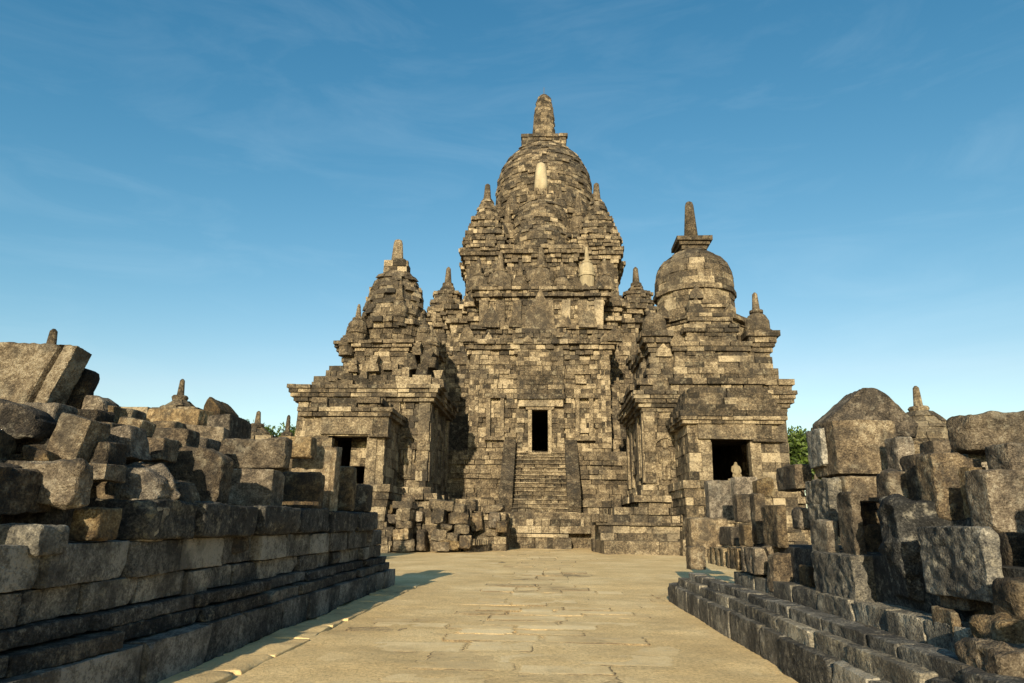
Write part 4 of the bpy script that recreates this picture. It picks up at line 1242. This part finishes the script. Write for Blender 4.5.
# far end of the heap
R('pale carved block with vertical grooves below the right doorway', 3.5, 709, 705, 734, 480, 520, tint=.6, rnd=.025, grooves=[(-.3, .05, .02), (.1, .05, .025), (.5, .06, .02)])
R('flat-topped pale block just below the seated statue doorway', 3.6, 735, 733, 758, 477, 497, tint=.62, rnd=.03)
R('upright square block, brown and smooth, beside the grooved carved block', 3.35, 737, 734, 760, 494, 522, tint=.55, rnd=.03)
R('brown block with slanted top, highest at the far end of the heap', 3.55, 757, 756, 774, 477, 496, tint=.45, rnd=.03, top=[(-1, .7), (.2, 1), (1, .95)])
R('tall thin upright slab between two squarish blocks at the far end', 3.1, 756, 753, 767, 493, 544, tint=.5, rnd=.02)
R('wide relief block with a narrow dark left end, farthest from the viewer', 3.0, 692, 685, 728, 518, 549, tint=.6, rnd=.02, carve=.025)
R('small end block below the wide relief block, touching the plinth end', 2.75, 690, 686, 706, 547, 570, tint=.55, rnd=.02)
R('dark-sided little block lying level with the small cracked stone', 2.95, 731, 719, 741, 527, 546, tint=.4, rnd=.02)
R('small cracked upright stone beside the dark-sided little block', 2.9, 744, 741, 752, 524, 546, tint=.55, rnd=.03, carve=.02)
R('upright slab with a rough dark left face and a lit right face', 3.0, 778, 762, 788, 505, 548, tint=.45, rnd=.03, fine=.016)
R('small rounded knob of stone sitting in the dark hollow', 3.1, 800, 795, 811, 508, 529, tint=.48, rnd=.05, carve=.03)
# fluted course
for k, (a, b, t, lab) in enumerate(((724, 708, .75, 'pale fluted block with light vertical ribs at the far end of its row'), (738, 727, .6, 'middle fluted block of the grooved row'), (756, 741, .55, 'fluted block nearest the viewer, beside the rough trapezoid boulder'))):
    X = 2.82; Yn, Yf = y_on_x(a, 563, X), y_on_x(b, 563, X)
    L = Yf-Yn; p, f = rough((L-.02, .5, at(a, 550, Yn)[2]-.56), nseed(), res=.03, rnd=.012, warp=.01, chips=2, grooves=[(-.66, .1, .06), (-.1, .1, .06), (.45, .1, .06)] if k == 0 else [(-.4, .08, .04), (.4, .08, .04)])
    o = link('fluted_block', mesh('fluted_block', p, f, BOULDER, t, 'edges'), None, (X+.25, (Yn+Yf)/2, (at(a, 550, Yn)[2]+.56)/2+.02))
    o.rotation_euler = (0, 0, radians(-90)); tag(o, lab, 'stone block', 'fluted blocks on the right heap')
R('rough brown trapezoid boulder facing the path, narrower at its top', 2.85, 772, 768, 808, 547, 590, tint=.5, rnd=.04, left=(1.1, .8), top=[(-1, .8), (-.3, .86), (.2, .85), (.5, 1), (1, .97)], sink=.03, fine=.014)
R('small flat stone propped on the left shoulder of the trapezoid boulder', 2.95, 768, 762, 782, 545, 556, tint=.55, rnd=.03, roll=-18)
R('narrow brown slab standing in the gap right of the trapezoid boulder', 3.0, 808, 806, 816, 566, 592, tint=.45)
# middle of the heap
R('horizontal block with a dark left half below the upright grey pair', 3.3, 795, 776, 812, 464, 489, tint=.42, rnd=.03)
R('upright grey block with a pale right edge, left of the big cut block', 3.35, 821, 806, 831, 427, 466, tint=.62, rnd=.025, mat=DRESSED)
R('tall block with silvery rough left face and brown right face', 3.1, 829, 806, 846, 478, 522, tint=.52, rnd=.02, fine=.022, mat=DRESSED, res=.02, warp=.015)
R('upright block with a smooth pale front and grey left face', 2.98, 828, 810, 839, 520, 558, tint=.68, rnd=.025)
R('tall narrow upright stone with rough dark side, left of the carved guardian', 3.02, 853, 838, 864, 488, 558, tint=.45, rnd=.03, fine=.018, top=[(-1, 1), (0, .93), (1, .86)])
R('huge cut block with mottled pale face, capped by the roof-shaped boulder', 3.42, 835, 829, 900, 420, 474, tint=.56, rnd=.02, chips=2, res=.028, dep=.7)
R('roof-shaped boulder with sloping sides crowning the big cut block', 3.42, 826, 822, 918, 387, 436, tint=.42, rnd=.03, warp=.015, res=.028, dep=.5, top=[(-1, .24), (-.12, .98), (.1, 1), (.3, .9), (1, .14)], chips=3)
R('yellowish rounded block squeezed right of the big cut block', 3.9, 898, 896, 916, 436, 473, tint=.65, rnd=.06)
R('pale flat block under the big cut block, lit along its top', 3.25, 846, 838, 886, 476, 502, tint=.62, rnd=.04)
R('broken block with a dark hollow face above the carved guardian', 3.2, 890, 876, 918, 471, 500, tint=.4, rnd=.05, carve=.05)
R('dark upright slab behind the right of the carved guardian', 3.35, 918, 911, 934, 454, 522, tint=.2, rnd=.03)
R('broad upright slab with rounded shadow on it, above the rough grey block', 3.25, 936, 929, 986, 453, 524, tint=.45, rnd=.03, res=.03, top=[(-1, .96), (-.6, 1), (.1, 1), (.4, .93), (1, .9)])
R('lit rectangular block on the skyline right of the small far shrine', 3.9, 934, 929, 967, 440, 463, tint=.66, rnd=.02)
R('squarish pale block beneath the left end of the long top boulder', 3.75, 968, 965, 1001, 444, 471, tint=.6, rnd=.02)
R('pale block with a dark left side at the right edge under the long top boulder', 3.55, 1008, 1000, 1075, 443, 473, tint=.6, rnd=.03)
R('long horizontal boulder with pitted yellowish face at the top right corner', 3.6, 966, 958, 1090, 411, 447, tint=.55, rnd=.10, res=.028, warp=.05, carve=.03, roll=-3)
R('large pale-patched block at the right edge above the dark recess', 3.3, 990, 986, 1085, 469, 534, tint=.62, rnd=.03, res=.03)
R('lit narrow slab standing between the shadowed slab and the large pale-patched block', 3.45, 972, 968, 991, 466, 526, tint=.72, rnd=.02)
# lower row near the viewer
R('long block with finely pitted grey side resting on the plinth', 2.90, 853, 813, 900, 556, 606, tint=.5, rnd=.025, res=.024, fine=.014, mat=DRESSED, chips=3)
R('big rough grey block with a bright right edge and chipped lower side', 2.92, 985, 922, 1004, 527, 604, tint=.46, rnd=.02, res=.02, fine=.013, chips=3, warp=.012, mat=DRESSED, cap=56)
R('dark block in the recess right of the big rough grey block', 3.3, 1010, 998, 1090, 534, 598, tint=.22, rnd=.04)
R('moulded block with thin horizontal ledges under the big rough grey block', 2.98, 968, 939, 985, 588, 612, tint=.5, rnd=.015)
R('small sunlit block with scratched face below the moulded block', 2.86, 954, 933, 962, 611, 640, tint=.6, rnd=.02)
R('shadowed squared block right of the moulded block', 3.05, 1012, 972, 1060, 596, 628, tint=.4, rnd=.02)
R('rounded pitted stone at the right edge above the knobbly carved pile', 2.85, 1018, 1009, 1080, 580, 626, tint=.5, rnd=.10, fine=.02)
R('knobbly carved stone at the right edge with round bosses', 2.72, 1004, 990, 1070, 622, 664, tint=.6, rnd=.07, carve=.07, res=.024)
R('rough grey boulder in the bottom right corner', 2.30, 1000, 958, 1130, 652, 712, tint=.6, rnd=.07, fine=.022, res=.025, warp=.05)

def guardian():
    """tall carved block in shadow: stacked snout, scroll and mane lumps cut into one stone"""
    X = 3.0; Yn = y_on_x(912, 556, X)
    z1, z0 = at(912, 500, Yn)[2], .62
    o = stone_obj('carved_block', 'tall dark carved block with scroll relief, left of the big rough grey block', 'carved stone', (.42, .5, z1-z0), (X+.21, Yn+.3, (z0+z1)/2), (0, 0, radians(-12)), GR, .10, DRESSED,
                  rnd=.04, carve=.065, res=.02, warp=.04, fine=.014, left=(.85, 1.1))
guardian()
fillers(1, 60, (3.5, 6.3), (4.2, 10.6), lambda x, y: (1.0+min(.75, max(0, x-3.2)*.5)) if y < 8 else (.95+min(.5, max(0, x-3.1)*.5)), 'brown rubble block of the right heap, out of view, added for its shade', 'rubble in the right heap')
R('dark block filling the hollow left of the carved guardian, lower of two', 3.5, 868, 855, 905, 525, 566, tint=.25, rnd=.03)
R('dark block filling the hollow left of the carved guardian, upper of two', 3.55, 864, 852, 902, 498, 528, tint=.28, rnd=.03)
# heap carried on out of view, stacks added to shade the near steps and blocks
for k, (x, y, z, sx, sy, sz) in enumerate(((3.35, 3.0, .65, .9, .9, .9), (3.75, 3.0, 1.55, 1.0, .8, .95), (4.5, 3.2, 1.5, .8, .8, .95), (2.75, 2.3, .45, .7, .7, .9), (2.72, 2.2, 1.1, .62, .6, .45), (3.4, 2.2, 1.3, .7, .7, .6))):
    stone_obj('rubble_block', 'brown rubble block of the right heap, out of view, added for its shade', 'rubble', (sx, sy, sz), (x, y, z), (0, 0, .2*k), 'rubble in the right heap', .4)

# ------------------------------------------------------------------ seated statue in the right doorway
def statue():
    _, dcx, sill, YP = RS
    x = at(736, 470, 32.2)[0]; y = 32.2
    z0 = zpx(736, 482, y); z1 = zpx(736, 459, y); h = z1-z0
    T = thing('seated_statue', 'small pale seated stone statue in dark right doorway', 'statue', (x, y, z0))
    bm_v = MB()
    lathe(bm_v, x, y, [(z0, .34*h), (z0+.14*h, .36*h), (z0+.15*h, .30*h)], 12, .8, .02)
    part('pedestal', bm_v, T, PALE)
    def blob(pts, name, par):
        me = bpy.data.meshes.new(name)
        return me
    me = bpy.data.meshes.new('body')
    P = [(0, 0, .30), (0, .02, .45), (0, 0, .62), (0, 0, .74), (0, -.01, .88), (.17, -.12, .22), (-.17, -.12, .22), (0.02, -.26, .2), (-.02, -.26, .2), (.15, 0, .64), (-.15, 0, .64), (.19, -.05, .45), (-.19, -.05, .45), (.06, -.2, .33), (-.06, -.2, .33)]
    Rr = [.15, .12, .14, .055, .10, .09, .09, .06, .06, .06, .06, .045, .045, .04, .04]
    Ed = [(0, 1), (1, 2), (2, 3), (3, 4), (0, 5), (0, 6), (5, 7), (6, 8), (2, 9), (2, 10), (9, 11), (10, 12), (11, 13), (12, 14)]
    me.from_pydata([(a*h, b*h, c*h) for a, b, c in P], Ed, [])
    o = link('body', me, T)
    o.modifiers.new('skin', 'SKIN')
    for i, r in enumerate(Rr): me.skin_vertices[0].data[i].radius = (r*h, r*h)
    me.skin_vertices[0].data[0].use_root = True
    o.modifiers.new('sub', 'SUBSURF').render_levels = 2
    me.materials.append(PALE)
statue()

# ------------------------------------------------------------------ rubble left of the stairs
def mid_rubble():
    G = 'squared blocks stacked in the ruin left of the stairs'
    rows = [  # x0, x1, y0, y1, depth, tint, what it looks like
        (390, 412, 540, 551, 29.6, .6, 'broad pale block at the foot of the left ruin, nearest the dark wall end'), (392, 409, 529, 540, 29.7, .62, 'cube-like pale block on the broad foot block'),
        (395, 411, 522, 529, 29.8, .5, 'thin flat block on top of the cube-like pale block'), (397, 412, 509, 522, 29.9, .55, 'square tan block in the middle of the left pillar'),
        (393, 414, 502, 509, 30.0, .45, 'wide cap block of the left pillar'), (400, 413, 495, 502, 30.1, .35, 'dark red-brown block topping the left pillar'),
        (380, 391, 527, 540, 29.9, .4, 'tilted brown block leaning at the dark wall end'), (380, 390, 540, 550, 29.9, .6, 'pale low block behind the dark wall end'),
        (376, 392, 505, 514, 30.4, .6, 'long light block level with the wide cap block'), (384, 397, 514, 523, 30.4, .4, 'brown block beneath the long light block'),
        (416, 425, 530, 551, 30.0, .42, 'tall narrow leaning stone between the two pillars'), (413, 424, 512, 522, 30.6, .6, 'small carved block with ribs between the pillars'),
        (430, 448, 542, 550, 29.4, .75, 'bright flat block at the foot of the right pillar'), (437, 457, 540, 549, 29.5, .7, 'pale sunlit block beside the bright flat foot block'),
        (431, 447, 530, 541, 29.6, .65, 'pale block in the second row of the right pillar'), (446, 459, 533, 545, 29.7, .5, 'tan block leaning right in the second row'),
        (431, 445, 509, 524, 29.8, .3, 'dark square-faced block of the right pillar'), (440, 451, 524, 530, 29.6, .55, 'little wedge stone under the dark square-faced block'),
        (448, 467, 513, 524, 29.9, .55, 'warm brown block right of the dark square-faced block'), (428, 452, 500, 510, 30.0, .6, 'long irregular capstone of the right pillar'),
        (450, 465, 504, 513, 30.2, .6, 'pale irregular stone beside the long capstone'), (452, 467, 524, 533, 29.9, .6, 'pale chipped block below the warm brown block'),
        (458, 470, 536, 549, 29.4, .45, 'brown corner block at the right foot of the ruin'), (466, 476, 500, 511, 31.5, .35, 'dark red block standing alone on the far ledge'),
        (470, 482, 512, 530, 31.6, .5, 'tall block on the far ledge beside a dark gap'), (489, 500, 512, 528, 31.8, .55, 'squarish block next to the stair foot'),
        (484, 503, 505, 512, 32.0, .5, 'flat reddish slab on the ledge next to the stair foot'), (496, 507, 521, 532, 31.5, .45, 'worn block leaning against the stair foot')]
    for x0, x1, y0, y1, Y, t, lab in rows:
        a, b = at(x0, y1, Y), at(x1, y0, Y)
        sz = (b[0]-a[0], random.uniform(.7, 1.1), b[2]-a[2])
        stone_obj('masonry_block', lab, 'stone block', sz, ((a[0]+b[0])/2, Y+sz[1]/2, (a[2]+b[2])/2), (random.gauss(0, .05), random.gauss(0, .06), random.gauss(0, .16)), G, t-.08, BOULDER if random.random() < .5 else TEMPLE, res=.07, rnd=.03, warp=.06, chips=9, fine=.03, cut=(.75, .96))
    T = thing('low_ruined_wall', 'low broken wall behind the stacked blocks left of the stairs', 'wall', (-5, 31, 0))
    mb = MB()
    xa, xb = at(372, 540, 31)[0], at(468, 540, 31)[0]
    wall(mb, [(xa, 30.9), (xb, 30.9), (xb, 33.5), (xa, 33.5)], -.05, zpx(420, 508, 31), .38, L=.75, tint=.42, jit=.08, miss=.06)
    part('stone_course', mb, T, TEMPLE)
    mb = MB()
    xc = at(505, 540, 32)[0]
    wall(mb, [(xb, 32.2), (xc, 32.2), (xc, 36), (xb, 36)], -.05, zpx(480, 512, 32.2), .38, L=.8, tint=.5, jit=.05, miss=.03)
    part('ledge', mb, T, TEMPLE)
    # little row of carved spouts lying on the ground
    T = thing('carved_kerbstone', 'low dark carved kerbstone with toothed top on ground left of stairs', 'kerb', (-3.3, 30.5, 0))
    mb = MB(); p0, p1 = at(470, 549, 29.8), at(485, 543, 31.5)
    for k in range(7):
        u = k/7; x, y = p0[0]+(p1[0]-p0[0])*u, 29.8+1.7*u
        mb.box(x, x+.2, y, y+.16, .3, .55+random.uniform(-.05, .05), .7, .02)
    n = 6
    mb.hexa([(p0[0], 29.8, -.05), (p0[0]-.3, 30, -.05), (p1[0]-.3, 31.6, -.05), (p1[0]+.2, 31.5, -.05), (p0[0], 29.8, .32), (p0[0]-.3, 30, .32), (p1[0]-.3, 31.6, .32), (p1[0]+.2, 31.5, .32)], .2)
    part('block', mb, T, TEMPLE)
mid_rubble()

# ------------------------------------------------------------------ other ruins showing over the heaps
def far_stupa(name, label, px, rows, Y, r, body, tint=.5, base_w=None, rough_=.04):
    """rows: tip, neck, dome top, dome base pixel rows"""
    x = at(px, rows[3], Y)[0]
    T = thing(name, label, 'ruin', (x, Y, 0))
    zz = lambda y: zpx(px, y, Y)
    mb = MB(); w = base_w or r*1.4
    wall(mb, [(x-w, Y-w), (x+w, Y-w), (x+w, Y+w), (x-w, Y+w)], -.05, zz(rows[3]), .34, crown=(.15, .1, 0), L=.6, tint=tint, jit=rough_*1.5, miss=.02)
    part('base', mb, T, TEMPLE)
    mb = MB(); zb, zt = zz(rows[3]), zz(rows[2])
    drum(mb, x, Y, [(zb-.05, r*1.02), (zb+(zt-zb)*.3, r), (zb+(zt-zb)*.6, r*.85), (zb+(zt-zb)*.85, r*.6), (zt, r*.4)], .2, .45, tint, rough_)
    part('dome', mb, T, TEMPLE)
    mb = MB(); h = zz(rows[0])-zt; q = body
    lathe(mb, x, Y, [(zt-.03, q*2.2), (zt+.12*h, q*2.6), (zt+.2*h, q*2.2), (zt+.22*h, q*1.15), (zt+.92*h, q*.75), (zt+h, q*.3)], 12, tint-.05, .02)
    part('finial', mb, T, TEMPLE)
    return T
far_stupa('ruined_stupa', 'ruined bell stupa with thin finial above the left rubble heap', 178, (379, 399, 400, 413), 16.5, .42, .075, .5, .9, .03)
for args in (('long slab lying across the top of the ruined stupa base', 145, 206, 411, 430, 14.6, .55, 0), ('pale-patched block at the right shoulder of the ruined stupa base', 168, 217, 428, 446, 13.6, .6, 0),
             ('triangular brown stone standing right of the ruined stupa', 201, 222, 399, 421, 15.0, .42, 1), ('dark block below the triangular stone beside the ruined stupa', 206, 232, 417, 440, 14.2, .3, 0), ('rounded block left of the ruined stupa base', 140, 172, 424, 448, 13.0, .5, 0)):
    lab, x0, x1, y0, y1, Y, t, tr = args
    a, b = at(x0, y1, Y), at(x1, y0, Y)
    stone_obj('stone_block', lab, 'stone block', (b[0]-a[0], 1.0, b[2]-a[2]+.1), ((a[0]+b[0])/2, Y+.5, (a[2]+b[2])/2), (0, random.gauss(0, .05), random.gauss(0, .1)), 'blocks round the ruined stupa', t, None, rnd=.05, res=.05,
              top=[(-1, .3), (-.4, .9), (-.2, 1), (.5, .6), (1, .2)] if tr else None)
far_stupa('distant_stupa', 'tiny stepped stupa with thin finial far beyond the left heap', 256, (411, 426, 427, 438), 27, .55, .11, .5, .95)
far_stupa('distant_stupa', 'lone slender finial rising behind the upright stele of the left heap', 286, (415, 434, 437, 446), 19, .3, .065, .4, .45)
far_stupa('distant_stupa', 'dark finial tip poking up behind the big leaning slab', 46, (329, 356, 359, 372), 12, .28, .085, .2, .25)
far_stupa('distant_shrine', 'small distant shrine with pale finial behind the roof-shaped boulder', 924, (386, 409, 412, 446), 24, 1.0, .13, .6, 1.2, .03)

# ------------------------------------------------------------------ trees
def tree(label, px, ytop, Y, r, n, group=None):
    x = at(px, 440, Y)[0]; H = zpx(px, ytop, Y)
    T = thing('leafy_tree', label, 'tree', (x, Y, 0), group)
    rg = random.Random(int(px)); mb = MB()
    lathe(mb, x, Y, [(0, .3), (H*.3, .22), (H*.6, .16), (H*.85, .05)], 9, .4, .04)
    for k in range(7):
        a = rg.uniform(0, 6.28); zb = H*rg.uniform(.35, .6); L = r*rg.uniform(.5, .9)
        p0 = np.array([x, Y, zb]); p1 = p0+np.array([cos(a)*L, sin(a)*L, L*.8]); s = .06
        mb.hexa([tuple(p0+np.array(d)*s*1.6) for d in ((-1, -1, 0), (-1, 1, 0), (1, 1, 0), (1, -1, 0))]+[tuple(p1+np.array(d)*s*.5) for d in ((-1, -1, 0), (-1, 1, 0), (1, 1, 0), (1, -1, 0))], .4)
    part('trunk', mb, T, BARK)
    mb = MB()
    cl = [(x+rg.gauss(0, .45)*r, Y+rg.gauss(0, .45)*r, H-r*.35-abs(rg.gauss(0, .5))*r, r*rg.uniform(.28, .5)) for _ in range(16)]
    cl.append((x, Y, H-r*.4, r*.4))
    for k in range(n):
        c = rg.choice(cl); v = np.array([rg.gauss(0, 1) for _ in range(3)]); v /= np.linalg.norm(v)
        p = np.array(c[:3])+v*c[3]*rg.uniform(.5, 1.05)
        a = np.array([rg.gauss(0, 1) for _ in range(3)]); a /= np.linalg.norm(a); b = np.cross(a, v); b /= np.linalg.norm(b)+1e-6
        s = rg.uniform(.10, .2)
        mb.add([p-a*s, p-b*s*.5, p+a*s, p+b*s*.5], [(0, 1, 2, 3)], rg.random())
    part('crown', mb, T, LEAF)
tree('leafy green tree showing right of the right shrine', 797, 427, 48, 2.4, 5000)
tree('green tree tops showing beside the tiny stepped stupa on the left', 262, 424, 52, 2.4, 5000)
tree('smaller bushy green tree behind the upright grey block on the right', 812, 446, 46, 2.0, 3500)
tree('green tree half hidden left of the tiny stepped stupa', 240, 428, 55, 2.2, 3500)
